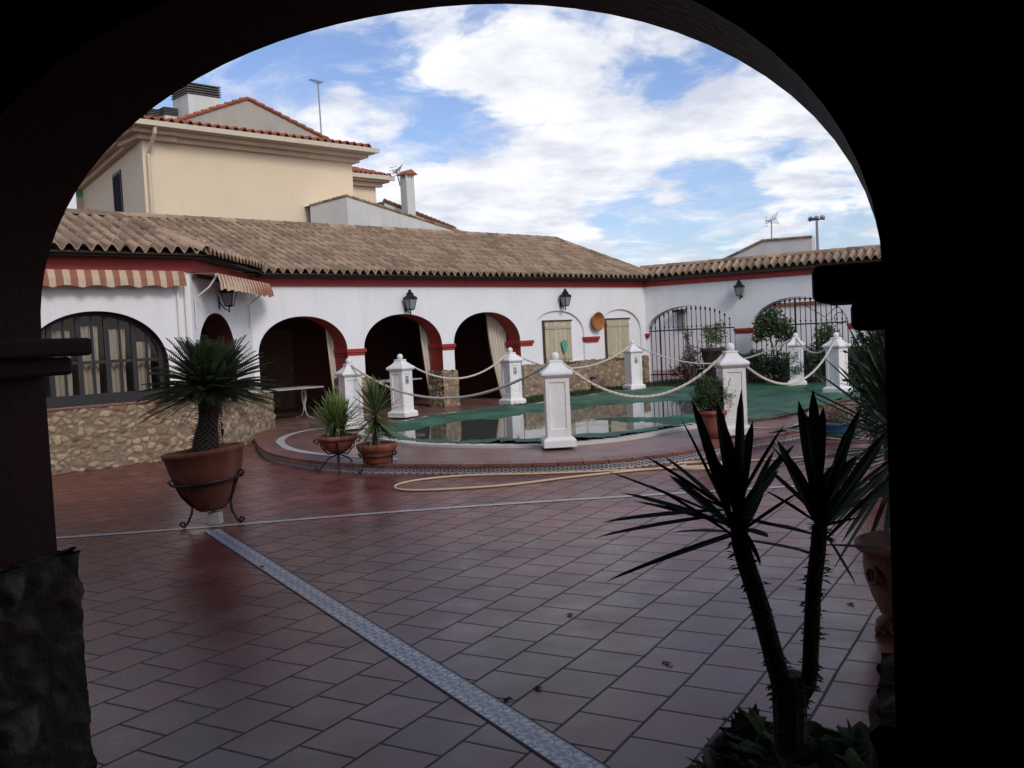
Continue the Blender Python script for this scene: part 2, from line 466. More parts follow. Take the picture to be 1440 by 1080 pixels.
def net_mat():
    mt, nt, b = new_mat('green_net')
    geo = nt.nodes.new('ShaderNodeNewGeometry')
    n1 = node(nt, 'ShaderNodeTexNoise', Scale=1.3, Detail=7.0, Roughness=0.65); nt.links.new(geo.outputs['Position'], n1.inputs['Vector'])
    cr = ramp(nt, n1.outputs['Fac'], [(0.34, (0.007, 0.032, 0.015)), (0.50, (0.020, 0.100, 0.045)), (0.68, (0.050, 0.15, 0.075))])
    nt.links.new(cr.outputs[0], b.inputs['Base Color']); b.inputs['Roughness'].default_value = 0.55
    wv = node(nt, 'ShaderNodeTexNoise', Scale=160.0, Detail=1.0); nt.links.new(geo.outputs['Position'], wv.inputs['Vector'])
    bp = node(nt, 'ShaderNodeBump', Strength=0.3, Distance=0.01); nt.links.new(wv.outputs['Fac'], bp.inputs['Height']); nt.links.new(bp.outputs[0], b.inputs['Normal'])
    return mt


M['net'] = net_mat()


def water_mat():
    mt, nt, b = new_mat('pool_water')
    geo = nt.nodes.new('ShaderNodeNewGeometry')
    b.inputs['Base Color'].default_value = (0.085, 0.095, 0.075, 1); b.inputs['Roughness'].default_value = 0.035; b.inputs['IOR'].default_value = 1.33
    b.inputs['Specular IOR Level'].default_value = 0.75
    mp = node(nt, 'ShaderNodeMapping'); mp.inputs['Scale'].default_value = (1.0, 1.0, 1); nt.links.new(geo.outputs['Position'], mp.inputs['Vector'])
    n1 = node(nt, 'ShaderNodeTexNoise', Scale=2.4, Detail=3.0, Roughness=0.5); nt.links.new(mp.outputs[0], n1.inputs['Vector'])
    bp = node(nt, 'ShaderNodeBump', Strength=0.05, Distance=0.03); nt.links.new(n1.outputs['Fac'], bp.inputs['Height']); nt.links.new(bp.outputs[0], b.inputs['Normal'])
    return mt


M['water'] = water_mat()


def glass_mat(name, tint, gl=0.25):
    mt, nt, b = new_mat(name)
    tr = nt.nodes.new('ShaderNodeBsdfTransparent'); tr.inputs[0].default_value = (*tint, 1)
    g = nt.nodes.new('ShaderNodeBsdfGlossy'); g.inputs['Roughness'].default_value = 0.05
    ms = node(nt, 'ShaderNodeMixShader', Fac=gl)
    nt.links.new(tr.outputs[0], ms.inputs[1]); nt.links.new(g.outputs[0], ms.inputs[2])
    nt.links.new(ms.outputs[0], nt.nodes['Material Output'].inputs['Surface'])
    return mt


M['glass'] = glass_mat('window_glass', (0.72, 0.72, 0.72), 0.04)
M['lamp_glass'] = mk('frosted_lamp_glass', (0.42, 0.42, 0.40), 0.15, 12, 0.25, 0, 40, transl=0.4)
M['slat'] = mk('grey_slats', (0.13, 0.12, 0.115), 0.3, 6, 0.8, 0.1, 40)
M['dark_glass'] = mk('dark_window_glass', (0.012, 0.012, 0.014), 0.2, 3, 0.9, 0, 40, spec=0.1)


# ------------------------------------------------------------------ builders for masonry
def ell(s, c, a, zs, b, e=2.0):
    x = min(1.0, abs(s - c) / a)
    return zs + b * (1 - x ** e) ** (1 / e)


def arch_wall(fr, s0, s1, z0, z1, o_front, thick, arches, e=2.0):
    """returns MB of a wall with arched openings. arch: dict c,a,zs,b,z0 (sill; None = floor)"""
    mb = MB(); rev = MB()
    arches = sorted(arches, key=lambda q: q['c'])
    of, ob = o_front, o_front - thick
    def face(sa, sb, za0, zb0, za1, zb1):
        mb.quad(fr.p(sa, of, za0), fr.p(sb, of, zb0), fr.p(sb, of, zb1), fr.p(sa, of, za1))
        mb.quad(fr.p(sb, ob, zb0), fr.p(sa, ob, za0), fr.p(sa, ob, za1), fr.p(sb, ob, zb1))
    cur = s0
    for q in arches:
        l, r = q['c'] - q['a'], q['c'] + q['a']
        face(cur, l, z0, z0, z1, z1)
        N = 40
        ss = [q['c'] - q['a'] * math.cos(PI * i / N) for i in range(N + 1)]
        zz = [ell(s, q['c'], q['a'], q['zs'], q['b'], e) for s in ss]
        for i in range(N):
            face(ss[i], ss[i + 1], zz[i], zz[i + 1], z1, z1)
            rev.quad(fr.p(ss[i], of, zz[i]), fr.p(ss[i], ob, zz[i]), fr.p(ss[i + 1], ob, zz[i + 1]), fr.p(ss[i + 1], of, zz[i + 1]))
        sill = q.get('sill', z0)
        for s_, dz in ((l, 1), (r, -1)):
            rev.quad(fr.p(s_, of, sill), fr.p(s_, ob, sill), fr.p(s_, ob, q['zs']), fr.p(s_, of, q['zs']))
        if sill > z0:
            face(l, r, z0, z0, sill, sill)
            rev.quad(fr.p(l, of, sill), fr.p(r, of, sill), fr.p(r, ob, sill), fr.p(l, ob, sill))
        cur = r
    face(cur, s1, z0, z0, z1, z1)
    mb.quad(fr.p(s0, of, z1), fr.p(s1, of, z1), fr.p(s1, ob, z1), fr.p(s0, ob, z1))
    for s_ in (s0, s1):
        mb.quad(fr.p(s_, of, z0), fr.p(s_, ob, z0), fr.p(s_, ob, z1), fr.p(s_, of, z1))
    return mb, rev


def impost(fr, parent, s0, s1, o0, o1, zt):
    mb = MB()
    fr.box(mb, s0 - 0.035, s1 + 0.035, o0 - 0.03, o1 + 0.035, zt - 0.075, zt)
    fr.box(mb, s0 - 0.012, s1 + 0.012, o0 - 0.03, o1 + 0.014, zt - 0.135, zt - 0.0755)
    return mb.build('impost', M['red'], parent, bevel=0.008)


def tile_plane(org, ax, inn, slope, length, umax, ok, pitch=0.19, row=0.33, h=0.066, ends=True, s_from=0.0):
    """barrel tiles laid in columns on a pitched plane; org = eave start, ax along the eave, inn = level direction up the slope"""
    mb = MB()
    ncol = int(length / pitch)
    prof = []
    for i in range(9):
        x = -0.5 + i / 8
        hh = math.cos(PI * x / 0.66) if abs(x) < 0.33 else -0.55 * math.sin(PI * (abs(x) - 0.33) / 0.34)
        prof.append((x * pitch, h * hh))
    cosl = 1 / math.sqrt(1 + slope * slope)
    for c in range(ncol):
        s = s_from + (c + 0.5) * pitch
        base = org + ax * s
        good = [k * 0.05 for k in range(int(umax / 0.05) + 1) if ok(base + inn * (k * 0.05))]
        if not good: continue
        u0, u1 = good[0], good[-1]
        jit = U(-0.03, 0.03)
        k = int(math.floor((u0 - jit) / (row * cosl)))
        while True:
            a = max(u0, jit + k * row * cosl if k > 0 else u0); bq = min(u1, jit + (k + 1) * row * cosl)
            k += 1
            if a >= u1: break
            if bq - a < 0.02: continue
            rn = .25 + .75 * R(); rn2 = .45 * R()
            ya = U(-0.006, 0.006); lift = 0.024 + U(-0.006, 0.01)
            va = []
            for (uu, ll) in ((a, lift), (bq, 0.0)):
                for (px, pz) in prof:
                    p = base + ax * (px + ya) + inn * uu
                    p.z = org.z + slope * uu + pz + ll
                    va.append(p)
            n = len(prof)
            for i in range(n - 1):
                mb.add((va[i], va[i + 1], va[n + i + 1], va[n + i]), ((0, 1, 2, 3),), rn if 2 <= i <= 5 else rn2)
            dz = Vector((0, 0, -0.03))
            for i in range(n - 1):
                mb.add((va[i], va[i + 1], va[i + 1] + dz, va[i] + dz), ((0, 1, 2, 3),), rn * 0.7)
    return mb


def ridge_caps(pts, r=0.10, step=0.38, rnd=True):
    mb = MB()
    for (p, q) in zip(pts[:-1], pts[1:]):
        d = q - p; L = d.length
        if L < 1e-3: continue
        d.normalize(); side = d.cross(Vector((0, 0, 1))).normalized(); upv = side.cross(d)
        n = max(1, int(L / step))
        for i in range(n):
            a = p + d * (L * i / n); b = p + d * (L * (i + 1) / n + 0.03)
            rn = R()
            ra, rb = r * 1.08, r * 0.94
            vs = []
            for (c, rr) in ((a, ra), (b, rb)):
                for k in range(7):
                    t = PI * k / 6
                    vs.append(c + side * (rr * math.cos(t)) + upv * (rr * math.sin(t) - 0.02))
            mb.add(vs, [(k, k + 1, 7 + k + 1, 7 + k) for k in range(6)] + [tuple(range(6, -1, -1))], rn)
    return mb


# ------------------------------------------------------------------ survey frames
D = Vector((0.716, 0.698, 0)).normalized()
Nn = Vector((D.y, -D.x, 0))
K = 1.014
OFF = -15.539 * K
main = Frame(Nn * OFF, D, Nn)
def zk(z): return 1.55 + K * (z - 1.55)
FL = 0.11
KL = 0.96
OFL = -14.136 * KL
lw = Frame(Nn * OFL, D, Nn)
sK = 6.88 * KL
Kp = lw.p(sK, 0, 0)
sA = 8.69 * K
Ap = main.p(sA, 0, 0)
cv = (Ap - Kp); Lc = cv.length; cv.normalize()
cn = Vector((cv.y, -cv.x, 0))
ch = Frame(Kp, cv, cn)
sB = 20.18 * K
Bp = main.p(sB, 0, 0)
rv = Vector((0.835, -0.551, 0)).normalized()
rn_ = Vector((rv.y, -rv.x, 0))
rw = Frame(Bp, rv, rn_)

# ------------------------------------------------------------------ ground
def sheet(name, pts, z, mat, kind='structure', parent=None, depth=0.0):
    mb = MB()
    n = len(pts)
    mb.add([(p[0], p[1], z) for p in pts], [tuple(range(n))])
    if depth:
        for i in range(n):
            a, b = pts[i], pts[(i + 1) % n]
            mb.quad((a[0], a[1], z), (b[0], b[1], z), (b[0], b[1], z - depth), (a[0], a[1], z - depth))
    o = mb.build(name, mat, parent)
    if kind: o['kind'] = kind
    return o


sheet('ground', [(-600, -600), (600, -600), (600, 600), (-600, 600)], -0.03, M['earth'])
sheet('floor', [(-22, -7), (24, -7), (24, 42), (-22, 42)], 0.0, M['floor'])


def strip(name, pts, w, z, mat, kind='structure', parent=None):
    """flat band along a polyline with uv in metres"""
    mb = MB(); uvs = []
    acc = 0
    P = [Vector((p[0], p[1], 0)) for p in pts]
    L = []
    for i, p in enumerate(P):
        t = (P[min(i + 1, len(P) - 1)] - P[max(i - 1, 0)]).normalized()
        nn = Vector((-t.y, t.x, 0))
        if i: acc += (P[i] - P[i - 1]).length
        L.append((p + nn * w / 2, p - nn * w / 2, acc))
    for i in range(len(L) - 1):
        a, b = L[i], L[i + 1]
        mb.quad((a[1].x, a[1].y, z), (b[1].x, b[1].y, z), (b[0].x, b[0].y, z), (a[0].x, a[0].y, z))
        uvs += [(a[2], 0), (b[2], 0), (b[2], w), (a[2], w)]
    o = mb.build(name, mat, parent)
    uv = o.data.uv_layers.new(name='UVMap')
    for i, q in enumerate(uvs): uv.data[i].uv = q
    if kind: o['kind'] = kind
    return o


def smooth_curve(pts, n=8, closed=False):
    P = [Vector(p) for p in pts]; N = len(P); out = []
    for i in range(N if closed else N - 1):
        if closed: p0, p1, p2, p3 = P[i - 1], P[i], P[(i + 1) % N], P[(i + 2) % N]
        else: p0, p1, p2, p3 = P[max(i - 1, 0)], P[i], P[i + 1], P[min(i + 2, N - 1)]
        for k in range(n):
            t = k / n
            out.append(0.5 * ((2 * p1) + (p2 - p0) * t + (2 * p0 - 5 * p1 + 4 * p2 - p3) * t * t + (3 * p1 - p0 - 3 * p2 + p3) * t ** 3))
    if not closed: out.append(P[-1])
    return out


b0 = ground(300, 747); b1 = ground(820, 1080)
bd = (b1 - b0).normalized()
strip('tile_band', [b0 - bd * 0.05, b0 + bd * 3, b1 + bd * 2.2], 0.135, 0.004, M['band'])
for sgn in (-1, 1):
    nb = Vector((-bd.y, bd.x, 0)) * sgn * 0.072
    strip('band_joint', [b0 + nb, b1 + bd * 2.2 + nb], 0.012, 0.0025, M['soffit'])
cb = smooth_curve([(-9, 7.7, 0), (-6.5, 7.95, 0), (-3.94, 8.22, 0), (-2.76, 8.38, 0), (-1.5, 8.62, 0), (-0.19, 8.80, 0), (1.08, 8.90, 0), (3.62, 9.06, 0), (8, 9.2, 0)], 6)
strip('tile_band', cb, 0.085, 0.004, M['band_pale'])

# ------------------------------------------------------------------ pool deck
edge_px = [(364, 634), (370, 641), (380, 647), (400, 653), (440, 660), (500, 665), (565, 666), (640, 666.5), (720, 666), (800, 663.5), (860, 660), (910, 655), (985, 644), (1040, 632), (1090, 623), (1130, 615), (1165, 605)]
edge = [ground(x, y, 0.0) for x, y in edge_px]
edge = [Vector((p.x, p.y, 0)) for p in edge]
# round the right-hand end and run back to the walls
q0 = edge[-1]
tail_r = [Vector((5.35, 13.9, 0)), Vector((6.3, 15.6, 0)), Vector((7.6, 17.2, 0)), Vector((9.6, 18.6, 0)), Vector((12.5, 19.4, 0))]
left = ground(361, 627, 0.0); left2 = ground(364, 618, 0.02); left3 = ground(374, 608, FL)
head = [Vector((left3.x, left3.y + 0.3, 0)), Vector((left2.x, left2.y, 0)), Vector((left.x, left.y, 0))]
front = smooth_curve(head + edge + tail_r, 6)
deck_poly = [(p.x, p.y) for p in front] + [(16, 19.5), (16, 40), (-12, 40), (-12, 30), (-7.5, 21.5), (-5.6, 17.6)]
sheet('pool_deck', deck_poly, FL, M['deck'])
# nosing course and mosaic riser
nos = MB(); acc = 0; lastcut = 0; tone = R()
Ls = []
for i, p in enumerate(front):
    t = (front[min(i + 1, len(front) - 1)] - front[max(i - 1, 0)]).normalized()
    nn = Vector((t.y, -t.x, 0))       # outward (towards the viewer)
    if i: acc += (p - front[i - 1]).length
    Ls.append((p, nn, acc))
def along(a):
    for i in range(len(Ls) - 1):
        if Ls[i + 1][2] >= a:
            k = (a - Ls[i][2]) / max(1e-6, Ls[i + 1][2] - Ls[i][2])
            return Ls[i][0].lerp(Ls[i + 1][0], k), Ls[i][1].lerp(Ls[i + 1][1], k).normalized()
    return Ls[-1][0], Ls[-1][1]
a = 0.0
while a < acc - 0.3:
    r_ = R()
    pa, na = along(a + 0.004); pb, nb_ = along(a + 0.281)
    zt, zb = FL + 0.006, FL - 0.03
    A = [pa + na * 0.02, pb + nb_ * 0.02, pb - nb_ * 0.26, pa - na * 0.26]
    T = [Vector((q.x, q.y, zt)) for q in A]; Bq = [Vector((q.x, q.y, zb)) for q in A]
    nos.add(T + Bq, ((0, 1, 2, 3), (0, 4, 5, 1), (1, 5, 6, 2), (2, 6, 7, 3), (3, 7, 4, 0)), r_)
    a += 0.285
o = nos.build('deck_nosing', M['nosing'], bevel=0.004); o['kind'] = 'structure'
mb = MB(); uvs = []
for i in range(len(Ls) - 1):
    (pa, na, la), (pb, nb_, lb) = Ls[i], Ls[i + 1]
    mb.quad((pa.x, pa.y, 0), (pb.x, pb.y, 0), (pb.x, pb.y, FL - 0.03), (pa.x, pa.y, FL - 0.03))
    uvs += [(la, 0.01), (lb, 0.01), (lb, 0.09), (la, 0.09)]
o = mb.build('deck_riser', M['mosaic']); o['kind'] = 'structure'
uv = o.data.uv_layers.new(name='UVMap')
for i, q in enumerate(uvs): uv.data[i].uv = q
# pale line that follows the deck edge
ln_px = [(470, 601), (430, 606), (404, 613), (394, 621), (400, 628), (420, 634.5), (470, 641), (560, 646.5)]
ln = smooth_curve([ground(x, y, FL) for x, y in ln_px] , 6)
strip('deck_line', [(p.x, p.y) for p in ln], 0.13, FL + 0.006, M['line'])
ln2 = smooth_curve([ground(x, y, FL) for x, y in [(1085, 610), (1115, 602), (1133, 592), (1142, 580), (1138, 570)]], 6)
strip('deck_line', [(p.x, p.y) for p in ln2], 0.13, FL + 0.006, M['line'])
for pxs in ([(360, 602), (402, 597), (447, 592.5)], [(378, 606), (420, 601), (448, 598)]):
    strip('deck_line', [tuple(ground(x, y, FL))[:2] for x, y in pxs], 0.03, FL + 0.004, M['line'])

# pool
pool_px = [(532, 607), (545, 612), (600, 621), (680, 624), (760, 623.5), (815, 620), (870, 614), (950, 600), (1000, 592), (1066, 584), (1130, 568), (1190, 556)]
pool_far = [(1215, 546), (1160, 541.5), (1100, 542.5), (1020, 545), (960, 547), (880, 551), (800, 563), (735, 573), (660, 580), (600, 590), (560, 599)]
pool = smooth_curve([ground(x, y, FL + 0.02) for x, y in pool_px + pool_far], 6, True)
cen = sum((p for p in pool), Vector()) / len(pool)
def offset_poly(P, d):
    out = []
    for i, p in enumerate(P):
        t = (P[(i + 1) % len(P)] - P[i - 1]).normalized()
        nn = Vector((t.y, -t.x, 0))
        out.append(p + nn * d)
    return out
area = sum(pool[i - 1].x * pool[i].y - pool[i].x * pool[i - 1].y for i in range(len(pool)))
sg = 1 if area > 0 else -1
outer = offset_poly(pool, 0.32 * sg)
mb = MB()
for i in range(len(pool)):
    j = (i + 1) % len(pool)
    a, b, c, d = outer[i], outer[j], pool[j], pool[i]
    zc = FL + 0.035
    f = lambda p, z: Vector((p.x, p.y, z))
    mb.quad(f(a, zc), f(b, zc), f(c, zc), f(d, zc))
    mb.quad(f(a, FL), f(b, FL), f(b, zc), f(a, zc))
    mb.quad(f(d, zc), f(c, zc), f(c, FL - 0.5), f(d, FL - 0.5))
o = mb.build('pool_coping', M['coping']); o['kind'] = 'structure'
ZW = FL + 0.012
o = sheet('water', [(p.x, p.y) for p in offset_poly(pool, 0.02 * sg)], ZW, M['water'])

# green net over the pool: hangs under water in the middle, lies on the coping round the rim
wat_px = [(546, 611.5), (570, 616.5), (600, 620), (680, 622.5), (760, 621), (815, 616.5), (850, 613), (900, 606), (940, 601), (975, 599), (979, 594), (930, 592), (850, 590.5), (832, 589), (905, 587), (985, 587), (1000, 572), (985, 563), (940, 563), (880, 567), (830, 571), (760, 578), (700, 586), (640, 592), (590, 599), (556, 604)]
wat = [ground(x, y, ZW) for x, y in wat_px]
def inside(p, P):
    c = False
    for i in range(len(P)):
        a, b = P[i - 1], P[i]
        if (a.y > p.y) != (b.y > p.y) and p.x < (b.x - a.x) * (p.y - a.y) / (b.y - a.y) + a.x: c = not c
    return c
def sdist(p, P):
    best = 1e9
    for i in range(len(P)):
        a, b = P[i - 1], P[i]
        ab = b - a; t = max(0, min(1, (p - a).dot(ab) / max(1e-9, ab.dot(ab))))
        best = min(best, (p - a - ab * t).length)
    return -best if inside(p, P) else best
pool2 = [Vector((p.x, p.y, 0)) for p in pool]; wat2 = [Vector((p.x, p.y, 0)) for p in wat]
x0, x1 = min(p.x for p in pool2) - .6, max(p.x for p in pool2) + .6
y0, y1 = min(p.y for p in pool2) - .6, max(p.y for p in pool2) + .6
st = 0.10
nx, ny = int((x1 - x0) / st), int((y1 - y0) / st)
grid = {}; mb = MB(); vs = []; fs = []
for j in range(ny + 1):
    for i in range(nx + 1):
        p = Vector((x0 + i * st, y0 + j * st, 0))
        dp = sdist(p, pool2)
        if dp > 0.22 + 0.06 * noise.noise(p * 1.3) + .34 * max(0, min(1, (p.x - 3.1) / .6)): continue
        dw = sdist(p, wat2)
        fold = noise.noise(Vector((p.x * 1.1 + p.y * 0.5, p.y * 1.1 - p.x * .4, 3)))
        fold2 = noise.noise(Vector((p.x * 3 + 9, p.y * 3, 1)))
        sagz = FL + 0.06 + 0.06 * fold + 0.035 * fold2 - 0.03 * min(1, max(0, -dp) / 1.2)
        if dp > -0.06: sagz = max(sagz, FL + 0.042)
        sagz = max(sagz, ZW + 0.004 + 0.02 * R())
        if dw < 0.0: sagz = ZW + 0.004 - min(0.06, -dw * 0.5 + 0.004)
        grid[(i, j)] = len(vs); vs.append((p.x, p.y, sagz))
for j in range(ny):
    for i in range(nx):
        k = [(i, j), (i + 1, j), (i + 1, j + 1), (i, j + 1)]
        if all(q in grid for q in k): fs.append(tuple(grid[q] for q in k))
mb.add(vs, fs)
o = mb.build('pool_net', M['net'], smooth=True)
tag(o, 'dark green pool cover net sagging into the water', 'pool cover')

# ------------------------------------------------------------------ posts with ropes
def make_post():
    root = empty('rope_post', (0, 0, 0), 'x', 'post', 'white rope posts around the pool')
    def loft(prof, name, close=True):
        mb = LB()
        vs = []
        for (z, w) in prof:
            vs += [(-w, -w, z), (w, -w, z), (w, w, z), (-w, w, z)]
        fs = [(i * 4 + k, i * 4 + (k + 1) % 4, i * 4 + 4 + (k + 1) % 4, i * 4 + 4 + k) for i in range(len(prof) - 1) for k in range(4)]
        n = len(prof) - 1
        fs += [(3, 2, 1, 0), (n * 4, n * 4 + 1, n * 4 + 2, n * 4 + 3)]
        mb.add(vs, fs)
        return mb.build(name, M['white_post'], root, bevel=0.006)
    loft([(0, .205), (.085, .205), (.10, .195), (.125, .16)], 'plinth')
    mb = LB()
    w = 0.15; zi0, zi1 = .125, .87
    for k in range(4):
        Mx = Matrix.Rotation(k * PI / 2, 3, 'Z')
        P = lambda x, y, z: Mx @ Vector((x, y, z))
        xi, za, zb, dp = .098, zi0 + .10, zi1 - .055, .014
        O = [P(-w, -w, zi0), P(w, -w, zi0), P(w, -w, zi1), P(-w, -w, zi1)]
        I = [P(-xi, -w, za), P(xi, -w, za), P(xi, -w, zb), P(-xi, -w, zb)]
        J = [P(-xi + .006, -w + dp, za + .006), P(xi - .006, -w + dp, za + .006), P(xi - .006, -w + dp, zb - .006), P(-xi + .006, -w + dp, zb - .006)]
        for a in range(4):
            b = (a + 1) % 4
            mb.quad(O[a], O[b], I[b], I[a]); mb.quad(I[a], I[b], J[b], J[a])
        mb.quad(*J)
    mb.build('shaft', M['white_post'], root)
    loft([(.87, .16), (.885, .175), (.905, .195), (.925, .198), (.945, .188), (.97, .155), (1.0, .118), (1.03, .092), (1.06, .078), (1.075, .085), (1.085, .083), (1.09, .05)], 'cap')
    mb = LB(); mb.sphere((0, 0, 1.135), 0.056, 10)
    mb.build('ball', M['white_post'], root, smooth=True)
    # painted tile on the face towards the pool (local -y)
    mb = LB(); wt = .045
    mb.box((0, -w + .010, .70), (2 * wt, .012, .15))
    o = mb.build('painted_tile', M['post_tile'], root)
    uv = o.data.uv_layers.new(name='UVMap')
    for li in range(len(uv.data)):
        v = o.data.vertices[o.data.loops[li].vertex_index].co
        uv.data[li].uv = (v.x, v.z)
    return root


posts_px = [(496, 602, 'white rope post partly hidden behind the two potted spiky plants'),
            (567, 586, 'white rope post just right of the potted yucca at the left end of the pool'),
            (786, 627, 'nearest and tallest white post on the front pool edge'),
            (1031, 610, 'white rope post behind the bushy terracotta pot'),
            (1178, 552, 'white rope post beside the spiky leaves at the right pier'),
            (1121, 542, 'farthest white post with tile in front of the dark hedge'),
            (892, 547, 'white post with tile in front of the stone wall by the first gate'),
            (721, 568, 'white post with tile in front of the right arch of the arcade')]
axis_c = Vector((2.6, 18.4, 0))
first = make_post(); PP = []
for i, (x, y, lab) in enumerate(posts_px):
    o = first if i == 0 else copy_tree(first)
    p = ground(x, y, FL + 0.035)
    # point on pool axis nearest
    t = max(-2.6, min(3.2, (p - axis_c).dot(D)))
    c = axis_c + D * t
    v = c - p
    ang = math.atan2(v.y, v.x) + PI / 2
    o.location = p
    o.rotation_euler = (0, 0, {2: math.radians(4), 5: math.radians(-14), 6: math.radians(24), 3: math.radians(184)}.get(i, ang))
    if i == 1: o.rotation_euler = (0, 0, math.radians(58))
    if i == 0: o.rotation_euler = (0, 0, math.radians(120))
    if i == 4: o.rotation_euler = (0, 0, math.radians(128))
    if i == 7: o.rotation_euler = (0, 0, math.radians(38))
    if i == 2: o.rotation_euler = (0, 0, math.radians(183))
    o['label'] = lab
    PP.append(p)


def rope(a, b, sag, lab):
    za = 1.055
    A = PP[a] + Vector((0, 0, za)); B = PP[b] + Vector((0, 0, za))
    dr = (B - A); dr.z = 0; dr.normalize()
    A += dr * 0.085; B -= dr * 0.085
    n = 60
    pts = []
    for i in range(n + 1):
        t = i / n
        p = A.lerp(B, t); p.z -= sag * 4 * t * (1 - t)
        pts.append(p)
    mb = MB()
    # three twisted strands
    L = (B - A).length
    for k in range(3):
        st_ = []
        m_ = int(L / 0.035)
        for i in range(m_ + 1):
            t = i / m_
            p = A.lerp(B, t); p.z -= sag * 4 * t * (1 - t)
            ph = 2 * PI * k / 3 + i * 1.05
            side = dr.cross(Vector((0, 0, 1)))
            st_.append(p + side * (0.010 * math.cos(ph)) + Vector((0, 0, 0.010 * math.sin(ph))))
        mb.tube(st_, 0.0118, 5)
    o = mb.build('rope', M['rope'], smooth=True)
    tag(o, lab, 'rope', 'ropes slung between the posts')


rope(0, 2, .50, 'white rope sagging along the front of the pool to the nearest post from the left')
rope(1, 7, .42, 'rope sagging in front of the middle arch and its stone pillar')
rope(7, 6, .42, 'rope sagging in front of the stone base below the wooden shutters')
rope(6, 5, .50, 'rope sagging in front of the first iron gate and the dark hedge')
rope(2, 3, .50, 'rope sagging from the nearest post to the post behind the bushy pot')
rope(3, 4, .62, 'deepest sagging rope, hanging over the green net on the right')
rope(5, 4, .30, 'rope between the farthest post and the post beside the right pier')

# ------------------------------------------------------------------ arcade building
bld = empty('arcade_building', main.p(12, 0, 0), 'long white courtyard building with red fascia, arches and weathered tile roof', 'building')
ZF0, ZF1 = zk(2.69), zk(2.885)          # fascia band
ZS, ZA = zk(1.44), zk(2.13)
arch_raw = [(9.755, .965), (12.125, 1.01), (14.475, 1.01)]
arcs = [dict(c=c * K, a=a * K, zs=ZS, b=ZA - ZS) for c, a in arch_raw]
TH = 0.42
sN = 15.56 * K
wmb, rev = arch_wall(main, sA, sN, FL, 3.0, 0, TH, arcs, 2.1)
wmb.build('wall', M['white'], bld)
rev.build('arch_reveal', M['red'], bld)
# solid wall with blind niches
nich = [dict(c=16.78 * K, a=.93 * K, zs=zk(1.55), b=zk(2.125) - zk(1.55), sill=0.88), dict(c=19.12 * K, a=.86 * K, zs=zk(1.55), b=zk(2.125) - zk(1.55), sill=0.88)]
wmb, rev = arch_wall(main, sN, sB, FL, 3.0, 0, 0.05, nich, 2.1)
wmb.build('wall', M['white'], bld)
rev.build('niche_edge', M['white'], bld)
mb = MB(); main.box(mb, sN, sB, -0.4, -0.052, FL, 3.0); mb.build('wall', M['white'], bld)
# imposts
for (a, b) in ((10.72 * K, 11.115 * K), (13.135 * K, 13.465 * K)):
    impost(main, bld, a, b, -TH, 0, zk(1.47))
impost(main, bld, 15.46 * K, 15.87 * K, -TH, 0, zk(1.455))
impost(main, bld, 17.72 * K, 18.20 * K, -.02, 0.03, zk(1.465))
# pillar and wall stone bases
for (a, b) in ((10.70 * K, 11.13 * K), (13.10 * K, 13.48 * K)):
    stone_sheet(main, a - .03, b + .03, FL, zk(.90), 0.035, 'stone_base', M['stone'], bld, cell=0.13, depth=.03, back=TH + .07, res=.022, seed=a)
stone_sheet(main, 15.50 * K, sB - 0.02, FL, zk(.885), 0.03, 'stone_base', M['stone'], bld, cell=0.15, depth=.03, back=.1, res=.03, seed=3)
# shutters
for (a, b) in ((16.32, 17.26), (18.585, 19.50)):
    z0, z1 = zk(.875), zk(1.865)
    sh = MB()
    npl = 6; w = (b - a) * K / npl
    for i in range(npl):
        main.box(sh, a * K + i * w + .004, a * K + (i + 1) * w - .004, -.05, -.012 + U(-.003, .003), z0, z1, R())
    so = sh.build('shutter', M['shutter'], bld, bevel=.004)
    for zz in (z0 + .12, z1 - .14):
        t = MB(); main.box(t, a * K + .02, b * K - .02, -.012, .008, zz - .035, zz + .035, R())
        t.build('batten', M['shutter'], so)
    fr_ = MB()
    main.box(fr_, a * K - .045, a * K - .002, -.05, 0.004, z0 - .02, z1 + .03); main.box(fr_, a * K - .045, b * K + .045, -.05, 0.006, z1 + .004, z1 + .04)
    main.box(fr_, a * K - .045, b * K + .045, -.05, .05, z0 - .045, z0 - .004)
    fr_.build('shutter_frame', M['wood'], bld)
# chamfer wall with arched doorway
dch = dict(c=1.12, a=.92, zs=zk(1.42), b=zk(2.16) - zk(1.42))
wmb, rev = arch_wall(ch, 0.0, Lc, 0.0, 3.05, 0, TH, [dch], 2.1)
wmb.build('wall', M['white'], bld)
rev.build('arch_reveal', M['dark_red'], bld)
stone_sheet(ch, 0.12, 3.12, 0.0, .74, 0.30, 'stone_base', M['stone'], bld, cell=0.16, depth=.04, back=.3, res=.03, seed=21)
# left wing wall with wide arched window
wl_c, wl_a, wl_zs, wl_b = 5.40 * KL, 1.06 * KL, 1.55 + KL * (1.38 - 1.55), KL * .84
sillz = .885
L0 = -1.0
wmb, rev = arch_wall(lw, L0, sK, 0.0, 3.05, 0, .35, [dict(c=wl_c, a=wl_a, zs=wl_zs, b=wl_b, sill=sillz)], 2.1)
wmb.build('wall', M['white'], bld)
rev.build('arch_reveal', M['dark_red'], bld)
stone_sheet(lw, 1.5, sK + .02, 0.0, sillz - .03, 0.05, 'stone_base', M['stone'], bld, cell=0.135, depth=.035, back=.12, res=.017, seed=9)
mb = MB(); lw.box(mb, 1.5, sK + .06, -.02, .075, sillz - .03, sillz - .002); mb.build('sill', M['terra_dark'], bld, bevel=.005)
